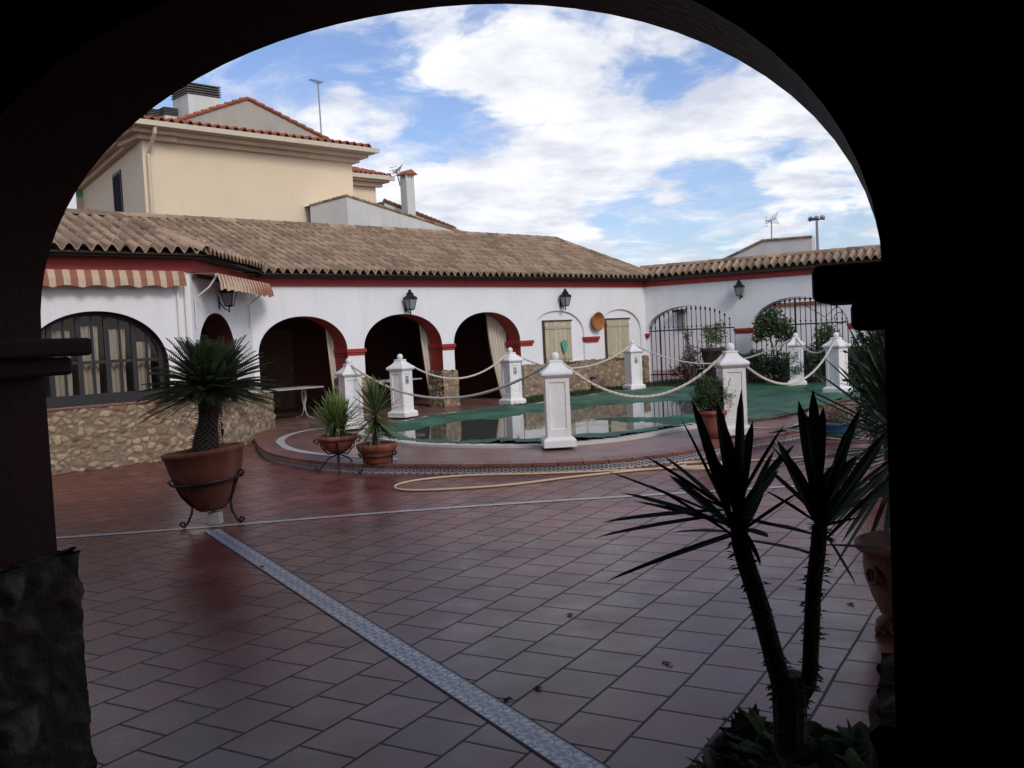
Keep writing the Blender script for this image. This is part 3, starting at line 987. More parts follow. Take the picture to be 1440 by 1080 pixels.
# window
win = MB()
def bar(s0_, s1_, z0_, z1_, o0=-.20, o1=-.14): lw.box(win, s0_, s1_, o0, o1, z0_, z1_)
fw_ = .06
zt = lambda s: ell(s, wl_c, wl_a, wl_zs, wl_b, 2.1) + .01
N = 24
pts = [wl_c - wl_a * .985 * math.cos(PI * i / N) for i in range(N + 1)]
win.tube([lw.p(s, -.17, zt(s) - .03) for s in pts], .045, 6)
bar(wl_c - wl_a, wl_c + wl_a, sillz, sillz + .15)
for q in (-1.0, -.60, -.2, .2, .60, 1.0):
    s = wl_c + q * wl_a * .95
    bar(s - .035, s + .035, sillz + .15, max(sillz + .3, zt(s) - .04), -.195, -.145)
for q in (-.8, -.4, 0, .4, .8):
    s = wl_c + q * wl_a * .95
    bar(s - .014, s + .014, sillz + .15, zt(s) - .04, -.185, -.155)
bar(wl_c - wl_a, wl_c + wl_a, 1.46, 1.505, -.19, -.15)
wo = win.build('window', M['frame_wood'], bld)
g = MB()
for i in range(N):
    g.quad(lw.p(pts[i], -.165, sillz), lw.p(pts[i + 1], -.165, sillz), lw.p(pts[i + 1], -.165, zt(pts[i + 1])), lw.p(pts[i], -.165, zt(pts[i])))
g.build('pane', M['glass'], wo)
# rooms behind (dark)
mb = MB()
lw.box(mb, L0, sK - .5, -2.6, -2.5, 0, 3.0)
mb.build('back_wall', M['gallery'], bld)
mb = MB()
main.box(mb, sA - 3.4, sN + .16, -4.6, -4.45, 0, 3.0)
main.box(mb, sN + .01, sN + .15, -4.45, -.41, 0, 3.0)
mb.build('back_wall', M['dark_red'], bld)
# arcade ceiling
mb = MB()
cpts = [main.p(sA - 0.02, -TH, 2.72), main.p(sN, -TH, 2.72), main.p(sN, -4.5, 2.72), main.p(2.0, -4.5, 2.72), lw.p(L0, -2.5, 2.72), lw.p(L0, -.35, 2.72), lw.p(sK - .15, -.35, 2.72), ch.p(.3, -TH, 2.72), ch.p(Lc - .2, -TH, 2.72)]
mb.add(cpts, [tuple(range(len(cpts)))]); mb.build('ceiling', M['soffit'], bld)
# brown door in the arcade's back wall
mb = MB(); main.box(mb, 11.3, 12.3, -4.45, -4.38, FL, 2.0); dr_ = mb.build('door', M['wood'], bld)
mb = MB(); mb.sphere(main.p(12.2, -4.35, 1.05), .03, 6); mb.build('handle', M['grey_metal'], dr_)
# fascia bands
FT = .035
mb = MB(); main.box(mb, sA, sB - .04, 0.002, FT, ZF0, ZF1); mb.build('fascia', M['red'], bld)
zl0, zl1 = 1.55 + KL * (2.803 - 1.55), 1.55 + KL * (3.01 - 1.55)
mb = MB(); lw.box(mb, L0, sK + .03, 0.002, FT, zl0, zl1); mb.build('fascia', M['red'], bld)
mb = MB()
a_ = [ch.p(-.02, .002, 0), ch.p(Lc, .002, 0), ch.p(Lc, FT, 0), ch.p(-.02, FT, 0)]
zz0 = (zl0, ZF0, ZF0, zl0); zz1 = (zl1, ZF1, ZF1, zl1)
vs = [Vector((p.x, p.y, z)) for p, z in zip(a_, zz0)] + [Vector((p.x, p.y, z)) for p, z in zip(a_, zz1)]
mb.add(vs, ((3, 2, 1, 0), (4, 5, 6, 7), (0, 1, 5, 4), (1, 2, 6, 5), (2, 3, 7, 6), (3, 0, 4, 7))); mb.build('fascia', M['red'], bld)

# roof planes
OH = .30
ZE = 2.955; ZEL = 3.03
SL = .42
# ridge depth from surveyed end of ridge
best = None
for i in range(200):
    dep = 2 + i * .04
    P = onplane(780, 335, main.p(0, OH - dep, 0), Nn)
    err = abs(P.z - (ZE + SL * dep + .05))
    if best is None or err < best[0]: best = (err, dep, P)
RD = best[1]; RE = best[2]
s_re = (RE - main.o).dot(D)
def u_main(p): return OH - (p - main.o).dot(Nn)
def u_lw(p): return OH - (p - lw.o).dot(Nn)
def u_ch(p): return OH - (p - ch.o).dot(cn)
zm = lambda p: ZE + SL * u_main(p)
zlw = lambda p: ZEL + SL * u_lw(p)
zch = lambda p: ZEL + SL * u_ch(p)
ZR = ZE + SL * RD
# hip at the right end: from ridge end to the corner eave
Bc = main.p(sB, OH, 0)
hipd = (Bc - Vector((RE.x, RE.y, 0)))
def right_of_hip(p):
    v = p - Vector((RE.x, RE.y, 0))
    return hipd.x * v.y - hipd.y * v.x   # >0 left side
sgn_h = 1 if right_of_hip(main.p(5, -1, 0)) > 0 else -1
ok_main = lambda p: u_main(p) <= RD and sgn_h * right_of_hip(p) > 0 and (zm(p) >= min(zlw(p), zch(p)) - 0.0 or u_ch(p) < -0.02 or min(zlw(p), zch(p)) > ZC) and zm(p) <= ZR + .001
s_left = 0.6
bq = min(range(10, 140), key=lambda i: abs(onplane(104, 303, lw.p(0, OH - i * .05, 0), Nn).z - (ZEL + SL * i * .05)))
ZC = ZEL + SL * bq * .05      # level where the left wing's roof stops against the main roof
tm = tile_plane(main.p(s_left, OH, ZE), D, -Nn, SL, sB - s_left, RD, ok_main)
tm.build('roof', M['roof'], bld)
ok_ch = lambda p: zch(p) <= zlw(p) + .001 and zch(p) > zm(p) - .001 and zch(p) <= ZC
tcm = tile_plane(ch.p(-1.0, OH, ZEL), cv, -cn, SL, Lc + 4.0, 9, ok_ch)
tcm.build('roof', M['roof'], bld)
ok_lw = lambda p: zlw(p) <= zch(p) + .001 and zlw(p) <= ZC
tlm = tile_plane(lw.p(L0, OH, ZEL), D, -Nn, SL, sK - L0 + .6, 6, ok_lw)
tlm.build('roof', M['roof'], bld)
# underlays (closed, so no sky shows through the tiles)
def under(pts, name='roof_deck', dz=-.055):
    mb = MB(); mb.add([Vector((p.x, p.y, p.z + dz)) for p in pts], [tuple(range(len(pts)))]); return mb.build(name, M['soffit'], bld)
RE0 = Vector((RE.x, RE.y, ZR))
hs0 = lw.p(sK, OH, 0)
# intersection of eaves (lw / chamfer) and of (chamfer / main)
def isect(p, d, q, e):
    den = d.x * e.y - d.y * e.x
    t = ((q.x - p.x) * e.y - (q.y - p.y) * e.x) / den
    return p + d * t
EK = isect(lw.p(0, OH, 0), D, ch.p(0, OH, 0), cv)
EA = isect(main.p(0, OH, 0), D, ch.p(0, OH, 0), cv)
hipdir = (-(Nn + cn)).normalized()
kk = SL * (-hipdir).dot(Nn)
EKz = Vector((EK.x, EK.y, ZEL)); EAz = Vector((EA.x, EA.y, ZE))
KT = EKz + Vector((hipdir.x, hipdir.y, kk)) * ((ZC - ZEL) / kk)
AT = EAz + Vector((hipdir.x, hipdir.y, kk)) * ((ZR - ZE) / kk)
under([EAz, main.p(sB, OH, ZE), RE0, main.p(s_left, OH - RD, ZR), main.p(s_left, OH - 1.2, ZE + 1.2 * SL)])
AC = EAz + Vector((hipdir.x, hipdir.y, kk)) * ((ZC - ZE) / kk)
under([EKz, EAz, AC, KT])
LT = lw.p(L0, OH - (ZC - ZEL) / SL, ZC)
under([lw.p(L0, OH, ZEL), EKz, KT, LT])
# back slope and hip end
under([main.p(s_left, OH - RD, ZR), RE0, main.p(sB, -2 * RD, ZE), main.p(0, -2 * RD, ZE)], dz=-.05)
under([RE0, main.p(sB, OH, ZE), main.p(sB, -2 * RD, ZE)], dz=-.05)
rc = ridge_caps([main.p(s_left, OH - RD, ZR + .03), RE0 + Vector((0, 0, .03)), main.p(sB + .02, OH, ZE + .06)], .085)
rc.build('ridge_cap', M['roof'], bld)
rc = ridge_caps([LT + Vector((0, 0, .03)), KT + Vector((0, 0, .03)), EKz + Vector((0, 0, .04))], .085); rc.build('ridge_cap', M['roof'], bld)
# boxed eave under the tiles
def eave_box(p0, p1, inn, z, w=OH + .05):
    mb = MB()
    a, b = p0 + inn * .06, p1 + inn * .06
    c, d = p1 + inn * w, p0 + inn * w
    z0 = z - .085
    mb.add([Vector((q.x, q.y, zz)) for zz in (z0, z - .06) for q in (a, b, c, d)], ((3, 2, 1, 0), (0, 1, 5, 4), (1, 2, 6, 5), (2, 3, 7, 6), (3, 0, 4, 7)))
    return mb.build('eave', M['soffit'], bld)
eave_box(EA, main.p(sB, OH, 0), -Nn, ZE); eave_box(lw.p(L0, OH, 0), EK, -Nn, ZEL - .004); eave_box(EK, EA, -cn, ZEL - .002)
# white drain pipes at the left wing's corner
mb = MB()
for s_ in (sK - .22, sK - .10): mb.tube([lw.p(s_, .04, .9), lw.p(s_, .04, 2.70)], .018, 8)
mb.build('drainpipe', M['white_post'], bld)

# ------------------------------------------------------------------ gate wall (right)
gw = empty('gate_wall', rw.p(3, 0, 0), 'white garden wall with two arched gateways under a tiled coping', 'wall')
gar = [dict(c=1.225 * K, a=1.215 * K, zs=ZS, b=zk(2.135) - ZS), dict(c=4.035 * K, a=1.17 * K, zs=ZS, b=zk(2.185) - ZS)]
REND = 9.5
wmb, rev = arch_wall(rw, 0.0, REND, 0.0, 3.0, 0, .34, gar, 2.1)
wmb.build('wall', M['white'], gw); rev.build('arch_reveal', M['white'], gw)
mb = MB(); rw.box(mb, 0.01, REND, 0.002, FT, zk(2.69), zk(2.83)); mb.build('fascia', M['red'], gw)
mb = MB(); rw.box(mb, 0.01, REND, 0.001, .17, zk(2.83) + .002, 2.93); mb.build('eave', M['soffit'], gw)
impost(rw, gw, -.16, .06, -.02, .02, zk(1.47))
impost(rw, gw, 2.44 * K, 2.865 * K, -.34, 0, zk(1.49))
impost(rw, gw, 5.205 * K, 5.55 * K, -.34, 0, zk(1.49))
stone_sheet(rw, 2.42 * K, 2.89 * K, 0, zk(.83), .03, 'stone_base', M['stone'], gw, cell=.14, depth=.03, back=.40, res=.03, seed=5)
stone_sheet(rw, 5.18 * K, REND, 0, zk(.93), .03, 'stone_base', M['stone'], gw, cell=.15, depth=.03, back=.40, res=.03, seed=6)
stone_sheet(main, sB - .22, sB - .0, FL, zk(.885), 0.05, 'stone_base', M['stone'], bld, cell=0.15, depth=.03, back=.1, res=.03, seed=3)
OC = .24; RO = -.17
oke = lambda p: True
SLr = (zk(3.20) - 2.965) / (OC - RO)
t1 = tile_plane(rw.p(-.2, OC, 2.965), rv, -rn_, SLr, REND, OC - RO, oke, row=.40)
t2 = tile_plane(rw.p(-.2, RO - (OC - RO), 2.965), rv, rn_, SLr, REND, OC - RO, oke, row=.40)
t1.v += []; t1.build('roof', M['roof'], gw); t2.build('roof', M['roof'], gw)
mb = MB()
mb.add([rw.p(-.2, OC - .05, 2.94), rw.p(REND, OC - .05, 2.94), rw.p(REND, RO, zk(3.2) - .05), rw.p(-.2, RO, zk(3.2) - .05), rw.p(REND, 2 * RO - OC + .05, 2.94), rw.p(-.2, 2 * RO - OC + .05, 2.94)],
       ((0, 1, 2, 3), (3, 2, 4, 5), (0, 5, 4, 1))); mb.build('roof_deck', M['soffit'], gw)
ridge_caps([rw.p(-.15, RO, zk(3.2) + .005), rw.p(REND, RO, zk(3.2) + .005)], .085).build('ridge_cap', M['roof'], gw)


def iron_gate(arc, label, zbase, extra=False, thickset=(2,)):
    g = empty('iron_gate', rw.p(arc['c'], -.17, 0), label, 'gate', 'iron gates in the garden wall')
    n = 19
    o_ = -.17
    for i in range(n):
        s = arc['c'] - arc['a'] + 2 * arc['a'] * (i + .5) / n
        top = ell(s, arc['c'], arc['a'], arc['zs'], arc['b'], 2.1) - .10
        mb = MB(); thick = .024 if i in thickset else .0105
        mb.tube([rw.p(s, o_, zbase), rw.p(s, o_, top)], thick, 6)
        # spear finial and collar
        mb.lathe([(.001, -.02), (.02, .0), (.026, .03), (.012, .075), (.001, .12)], 6, Matrix.Translation(rw.p(s, o_, top)))
        mb.lathe([(.001, -.03), (.022, -.015), (.022, .015), (.001, .03)], 6, Matrix.Translation(rw.p(s, o_, 1.60)))
        mb.build('bar', M['iron'], g)
    for z in (.35, 1.52):
        mb = MB(); rw.box(mb, arc['c'] - arc['a'] + .01, arc['c'] + arc['a'] - .01, o_ - .012, o_ + .012, z - .016, z + .016); mb.build('rail', M['iron'], g)
    if extra:
        mb = MB()
        N = 20
        mb.tube([rw.p(arc['c'] - arc['a'] * .97 * math.cos(PI * i / N), o_, ell(arc['c'] - arc['a'] * .97 * math.cos(PI * i / N), arc['c'], arc['a'], arc['zs'], arc['b'], 2.1) - .04) for i in range(N + 1)], .014, 6)
        mb.tube([rw.p(arc['c'] + .1, o_ + .03, 2.0), rw.p(arc['c'] + .6, o_ + .03, 1.66), rw.p(arc['c'] + 1.0, o_ + .03, 2.0)], .01, 5)
        for sx in (-.95, .95):
            mb.tube([rw.p(arc['c'] + sx + .14 * math.cos(a_), o_, 1.62 + .14 * math.sin(a_)) for a_ in [2 * PI * i / 16 for i in range(16)]], .01, 5, closed=True)
        mb.build('arch_bar', M['iron'], g)
    return g


iron_gate(gar[0], 'black iron gate with spear tips beside the shuttered niches', .06)
iron_gate(gar[1], 'black iron gate with curved top bar behind the lemon tree', .06, True, (8, 12))
# white wall of the plot outside
ow = Frame(rw.p(0, -8.0, 0), rv, rn_)
OWZ = onplane(1110, 411, ow.p(0, 0, 0), rn_).z
mb = MB(); ow.box(mb, -12, 16, -.2, 0, -.03, OWZ)
o = mb.build('outer_wall', M['white'], None); tag(o, 'plain white wall seen through the iron gates', 'wall')
mb = MB(); ow.box(mb, -12, 16, -.24, .05, OWZ, OWZ + .10); mb.build('wall_cap', M['terra_dark'], o)
mq = onplane(1130, 427, ow.p(0, 0, 0), rn_)
mb = MB(); ow.box(mb, (mq - ow.o).dot(rv) - 2.2, 16, .001, .05, mq.z - .05, mq.z + .06); mb.build('moulding', M['terra'], o)
# wall lamp with dark hood on it
hp = onplane(958, 437, ow.p(0, .02, 0), rn_)
hl = empty('wall_lamp', hp, 'dark hooded lamp on the white wall behind the first gate', 'lamp')
mb = MB(); mb.box(hp + rn_ * .14, (.46, .3, .09), ow.M, taper=.75); mb.build('hood', M['iron'], hl)
mb = MB(); mb.box(hp + rn_ * .03 - Vector((0, 0, .35)), (.26, .06, .6), ow.M); mb.build('box', M['grey_metal'], hl)

# ------------------------------------------------------------------ wall lanterns
def make_lantern():
    root = empty('wall_lantern', (0, 0, 0), 'x', 'lantern', 'iron wall lanterns')
    # local: wall at y=0, room side towards -y ; origin = bottom of bracket
    mb = LB()
    mb.tube([(0, -.005, .16), (0, -.10, .03), (0, -.16, .02), (0, -.17, .07)], .011, 6)
    mb.box((0, -.006, .14), (.05, .014, .2)); mb.tube([(0, -.16, .02), (0, -.16, -.02)], .014, 6)
    mb.build('bracket', M['iron'], root)
    def ring(z, w): return [(-w, -.17 - w, z), (w, -.17 - w, z), (w, -.17 + w, z), (-w, -.17 + w, z)]
    mb = LB(); r0, r1 = ring(.085, .055), ring(.30, .095)
    mb.add(r0 + r1, [(k, (k + 1) % 4, 4 + (k + 1) % 4, 4 + k) for k in range(4)] + [(3, 2, 1, 0)]); mb.build('glass', M['lamp_glass'], root)
    mb = LB()
    for k in range(4): mb.tube([r0[k], r1[k]], .009, 5); mb.tube([r0[k], r0[(k + 1) % 4]], .009, 5); mb.tube([r1[k], r1[(k + 1) % 4]], .011, 5)
    mb.lathe([(.001, .06), (.06, .075), (.06, .088)], 4, Matrix.Translation((0, -.17, 0)) @ Matrix.Rotation(PI / 4, 4, 'Z'))
    mb.build('frame', M['iron'], root)
    mb = LB(); vs = []; pr = [(.30, .112), (.325, .108), (.37, .06), (.40, .048), (.415, .058), (.43, .035), (.46, .022), (.475, .028), (.50, .004)]
    for z, w in pr: vs += ring(z, w)
    mb.add(vs, [(i * 4 + k, i * 4 + (k + 1) % 4, i * 4 + 4 + (k + 1) % 4, i * 4 + 4 + k) for i in range(len(pr) - 1) for k in range(4)] + [(3, 2, 1, 0)])
    mb.build('cap', M['iron'], root)
    return root


l0 = make_lantern()
for i, (fr, s, z, lab) in enumerate([(main, 12.2 * K, zk(2.13), 'black wall lantern above the middle arch of the arcade'),
                                     (main, 16.90 * K, zk(2.15), 'black wall lantern above the left wooden shutter'),
                                     (rw, 2.65 * K, zk(2.21), 'black wall lantern between the two iron gates'),
                                     (ch, 1.30, zk(2.19), 'black wall lantern hanging under the small striped awning')]):
    o = l0 if i == 0 else copy_tree(l0)
    o.location = fr.p(s, 0.002, z)
    o.rotation_euler = (0, 0, math.atan2(fr.x.y, fr.x.x))
    o['label'] = lab

# ------------------------------------------------------------------ awnings
def awning(fr, s0, s1, ztop, zbot, out, pair, lab, arms=()):
    root = empty('awning', fr.p((s0 + s1) / 2, 0, zbot), lab, 'awning')
    mb = MB(); n = int(round((s1 - s0) / pair)) * 2
    for i in range(n):
        for k in range(4):
            a = s0 + (s1 - s0) * (i + k / 4) / n; b = s0 + (s1 - s0) * (i + (k + 1) / 4) / n
            sca = lambda s: .035 * abs(math.sin(PI * (s - s0) / pair * .5)) 
            wv = lambda s: .018 * math.sin(2 * PI * (s - s0) / pair * .93) + .01 * noise.noise(Vector((s * 3, 1, 2)))
            A, B = fr.p(a, out - .02, ztop), fr.p(b, out - .02, ztop)
            mi = (ztop + zbot) / 2
            C, E = fr.p(b, out + .02 + wv(b) * .5, mi), fr.p(a, out + .02 + wv(a) * .5, mi)
            F_, G = fr.p(b, out + .03 + wv(b), zbot + sca(b)), fr.p(a, out + .03 + wv(a), zbot + sca(a))
            mb.quad(A, B, C, E, i % 2); mb.quad(E, C, F_, G, i % 2)
            # sloping top cloth back to the wall
            mb.quad(fr.p(a, .04, ztop + .012), fr.p(b, .04, ztop + .012), B, A, i % 2)
    cl = mb.build('valance', M['awning'], root, smooth=False)
    sm = cl.modifiers.new('thick', 'SOLIDIFY'); sm.thickness = .004
    mb = MB(); mb.tube([fr.p(s0 - .03, out - .03, ztop - .025), fr.p(s1 + .03, out - .03, ztop - .025)], .014, 8); mb.build('front_bar', M['metal_white'], root)
    mb = MB(); mb.tube([fr.p(s0, .06, ztop - .02), fr.p(s1, .06, ztop - .02)], .03, 8); mb.build('roller', M['soffit'], root)
    for s_ in arms:
        mb = MB(); mb.tube([fr.p(s_, out - .03, ztop - .02), fr.p(s_, out * .6, ztop - .2), fr.p(s_, .03, ztop - .36), fr.p(s_, .03, ztop - .8)], .014, 6); mb.build('arm', M['metal_white'], root)
    return root


zl = lambda z: 1.55 + KL * (z - 1.55)
awning(lw, 3.0, 6.72 * KL, zl(2.80), zl(2.545), .17, .205 * KL, 'long striped orange and cream awning valance over the wide arched window')
awning(ch, .05, 3.0, zl(2.77), zl(2.50), .42, .17, 'small striped awning over the side doorway, drawn out', (.1, 2.9))

# ------------------------------------------------------------------ curtains
def curtain(fr, o, s_top0, s_top1, s_bot0, s_bot1, z0, z1, lab, grp, folds=6, name='curtain'):
    mb = MB(); nz = 14; ns = folds * 6
    vs = []
    for j in range(nz + 1):
        t = j / nz; z = z1 + (z0 - z1) * t
        e = t ** 1.7
        a = s_top0 + (s_bot0 - s_top0) * e; b = s_top1 + (s_bot1 - s_top1) * e
        for i in range(ns + 1):
            u = i / ns
            am = .055 * (.6 + .4 * t) * min(1, (b - a) / .4 + .3)
            vs.append(fr.p(a + (b - a) * u, o + am * math.sin(2 * PI * folds * u + 1.2 * noise.noise(Vector((u * 4, t * 1.5, s_top0)))), z))
    fs = [(j * (ns + 1) + i, j * (ns + 1) + i + 1, (j + 1) * (ns + 1) + i + 1, (j + 1) * (ns + 1) + i) for j in range(nz) for i in range(ns)]
    mb.add(vs, fs)
    ob = mb.build(name, M['curtain'], smooth=True)
    sm = ob.modifiers.new('thick', 'SOLIDIFY'); sm.thickness = .004
    return tag(ob, lab, 'curtain', grp)


gc = 'cream curtains of the arcade'
curtain(main, -.50, 10.56 * K, 10.9 * K, 10.70 * K, 10.9 * K, FL + .02, 2.1, 'narrow cream curtain at the right side of the left arch', gc, 3)
curtain(main, -.50, 12.92 * K, 13.3 * K, 13.16 * K, 13.3 * K, FL + .02, 2.15, 'cream curtain gathered at the right side of the middle arch', gc, 3)
curtain(main, -.50, 14.90 * K, 15.55 * K, 15.25 * K, 15.55 * K, FL + .02, 2.2, 'wide cream curtain at the right side of the right arch', gc, 6)
labs = ['cream curtain at the left end of the wide arched window', 'second cream curtain from the left in the wide arched window', 'middle cream curtain in the wide arched window', 'cream curtain right of the middle one in the wide window', 'cream curtain at the right end of the wide window, by the palm']
for i, q in enumerate((-.80, -.40, 0.0, .40, .78)):
    s = wl_c + q * wl_a * .95
    curtain(lw, -.30, s - .13, s + .13, s - .11, s + .11, sillz + .05, ell(s, wl_c, wl_a, wl_zs, wl_b, 2.1) - .20, labs[i], 'curtains behind the wide arched window', 3)

# ------------------------------------------------------------------ white metal tables
def table(cp, rz, lab, L=1.3):
    root = empty('garden_table', cp, lab, 'table', 'white metal tables in the arcade', rz)
    mb = LB(); mb.box((0, 0, .625), (L, .7, .03)); mb.build('tabletop', M['line'], root, bevel=.008)
    for sx in (-1, 1):
        mb = LB(); x = sx * L * .36
        for sy in (-1, 1):
            for wv_ in (.035, .085):
                mb.tube([(x, sy * .02, .61), (x, sy * wv_ * .8, .57), (x, sy * wv_, .50), (x, sy * wv_ * .8, .38), (x, sy * .018, .26), (x, sy * .03, .16), (x, sy * .10, .06), (x, sy * .26, .015), (x, sy * .32, .012)], .012, 6)
        mb.build('leg', M['metal_white'], root)
    return root


rzm = math.atan2(D.y, D.x)
pt = ground(372, 598, FL); 
table(main.p(9.75, -1.0, FL), rzm + PI / 2 * 0, 'white metal table inside the left arch behind the palm fronds', 1.9)
table(main.p(12.55, -.95, FL), rzm, 'white metal table inside the middle arch beside the stone pillar', 1.3)

# ------------------------------------------------------------------ round basin on the wall, green ornament
bp_ = main.p(18.12 * K, .06, zk(1.835))
Mb = Matrix.Translation(bp_) @ Matrix((main.x, Vector((0, 0, 1)), main.y)).transposed().to_4x4()
mb = MB()
mb.lathe([(.001, -.05), (.15, -.05), (.20, .02), (.225, .08), (.235, .085), (.232, .092), (.20, .07), (.16, .0), (.10, -.02), (.001, -.025)], 32, Mb)
o = mb.build('clay_basin', M['basket'], smooth=True); tag(o, 'round orange clay basin hung on the wall between the two shutters', 'basin')
tr_ = empty('leaf_ornament', main.p(16.93 * K, .04, zk(1.08)), 'pale green fan shaped ornament on a stick in front of the left shutter', 'ornament')
mb = MB(); mb.tube([main.p(16.93 * K, .05, zk(.86)), main.p(16.93 * K, .05, zk(1.12))], .008, 5); mb.build('stick', M['stem'], tr_)
mb = MB()
for q in (-1, 0, 1):
    A = main.p(16.93 * K + q * .03, .04, zk(1.12)); 
    mb.box(main.p(16.93 * K + q * .055, .045 + .012 * abs(q), zk(1.27)), (.055, .012, .32 - .05 * abs(q)), main.M @ Matrix.Rotation(q * .22, 3, 'Y'))
mb.build('fan', M['green_trim'], tr_)

# ------------------------------------------------------------------ small bollard lamp, lawn
lp = ground(834, 552, FL)
bl = empty('bollard_lamp', lp, 'small dark bollard lamp in the grass by the stone base', 'lamp')
mb = MB(); mb.lathe([(.001, 0), (.045, 0), (.05, .26), (.001, .26)], 14, Matrix.Translation(lp)); mb.build('stand', M['iron'], bl, smooth=False)
mb = MB(); mb.lathe([(.001, .26), (.05, .26), (.062, .33), (.001, .33)], 14, Matrix.Translation(lp)); mb.build('diffuser', M['lamp_glass'], bl)
mb = MB(); mb.lathe([(.001, .33), (.075, .33), (.075, .36), (.03, .385), (.001, .39)], 14, Matrix.Translation(lp)); mb.build('cap', M['iron'], bl)
lawn_pts = [main.p(15.9, .12, 0), main.p(sB - .1, .08, 0), rw.p(.1, -1.2, 0), rw.p(9, -1.2, 0), rw.p(9.0, 3.2, 0)] + [offset_poly(pool, .42 * sg)[i] for i in range(12 * 6 + 4, 12 * 6 + 44)]
mb = MB()
mb.add([(p.x, p.y, FL + .006) for p in lawn_pts], [tuple(range(len(lawn_pts)))])
o = mb.build('lawn_soil', M['earth']); o['kind'] = 'structure'
lp2 = [Vector((p.x, p.y, 0)) for p in lawn_pts]
mb = MB()
xs = [p.x for p in lp2]; ys = [p.y for p in lp2]
cnt = 0
while cnt < 26000:
    p = Vector((U(min(xs), max(xs)), U(min(ys), max(ys)), 0)); 
    if not inside(p, lp2): continue
    cnt += 1
    a = U(0, 2 * PI); h = U(.04, .10); w = .008
    d = Vector((math.cos(a), math.sin(a), 0)); l = Vector((U(-1, 1), U(-1, 1), 0)) * .03
    z = FL + .006
    mb.add([p + d * w + Vector((0, 0, z)), p - d * w + Vector((0, 0, z)), p + l + Vector((0, 0, z + h))], ((0, 1, 2),), R())
o = mb.build('grass', M['grass']); tag(o, 'short grass strip between pool, stone base and gates', 'grass', None, 'stuff')

# ------------------------------------------------------------------ plants
def leaf_ball(mb, c, rad, n, size, seed=0, gap=.35, flat=.5):
    rs = random.Random(seed)
    c = Vector(c); k = 0; tries = 0
    while k < n and tries < n * 8:
        tries += 1
        v = Vector((rs.gauss(0, 1), rs.gauss(0, 1), rs.gauss(0, 1))).normalized() * (rs.random() ** .45)
        ns = noise.noise(v * 2.3 + Vector((seed * 3.1, 0, 0)))
        if v.length > .78 + .5 * ns: continue
        if noise.noise(v * 4.5 + Vector((0, seed * 1.7, 0))) > gap: continue
        p = c + Vector((v.x * rad[0], v.y * rad[1], v.z * rad[2]))
        add_leaf(mb, p, rs, size * rs.uniform(.6, 1.3), clump=.5 + .7 * noise.noise(v * 3 + Vector((seed, seed, 0))))
        k += 1


def add_leaf(mb, p, rs, s, asp=.45, clump=.5):
    d = Vector((rs.gauss(0, 1), rs.gauss(0, 1), rs.gauss(0, .8))).normalized()
    e = d.cross(Vector((rs.gauss(0, 1), rs.gauss(0, 1), rs.gauss(0, 1)))).normalized()
    nn = d.cross(e)
    r_ = max(0, min(1, clump * .6 + rs.random() * .4))
    mb.add([p, p + d * s * .5 + e * s * asp * .5 + nn * s * .06, p + d * s, p + d * s * .5 - e * s * asp * .5 + nn * s * .06], ((0, 1, 2), (0, 2, 3)), r_)


def blade(mb, base, d, L, w, droop, seg=6, rnd=.5, fold=.25, stiff=1.6):
    """one sword leaf: tapered, folded along its midrib, drooping"""
    d = d.normalized()
    side = d.cross(Vector((0, 0, 1)))
    if side.length < .05: side = Vector((1, 0, 0))
    side.normalize()
    pts = []
    for i in range(seg + 1):
        t = i / seg
        p = base + d * (L * t) + Vector((0, 0, -droop * L * t ** stiff * abs(1 - abs(d.z) * .7)))
        ww = w * (math.sin(PI * min(1, .11 + .39 * t / .5)) if t < .5 else math.sqrt(max(0, 1 - ((t - .5) / .5) ** 1.7)))
        if i == seg: ww = .0008
        pts.append((p, ww))
    vs = []
    upv = side.cross(d)
    for p, ww in pts:
        vs += [p - side * ww + upv * ww * fold, p, p + side * ww + upv * ww * fold]
    fs = []
    for i in range(seg):
        a = i * 3
        fs += [(a, a + 1, a + 4, a + 3), (a + 1, a + 2, a + 5, a + 4)]
    mb.add(vs, fs, rnd)


def rosette(mb, c, n, L, w, seed, lo=-.5, hi=1.45, droop=.12, ax=Vector((0, 0, 1)), core=.05, drp2=.0):
    rs = random.Random(seed)
    q = ax.normalized().rotation_difference(Vector((0, 0, 1))).inverted()
    for i in range(n):
        t = (i + .5) / n
        el = lo + (hi - lo) * t
        az = i * 2.39996 + rs.uniform(-.25, .25)
        el += rs.uniform(-.12, .12)
        d = Vector((math.cos(el) * math.cos(az), math.cos(el) * math.sin(az), math.sin(el)))
        d = q @ d
        b = Vector(c) + ax.normalized() * (core * (t - .5) * 2.2) + d * .015
        blade(mb, b, d, L * rs.uniform(.75, 1.08) * (1 - .15 * abs(t - .5)), w * rs.uniform(.8, 1.1), droop * rs.uniform(.4, 1.8) + (drp2 if t < .3 else 0), rnd=rs.random())


def pot_mesh(prof, M_=None, n=32, wob=.01):
    mb = LB(); mb.lathe(prof, n, M_, wob=wob); return mb


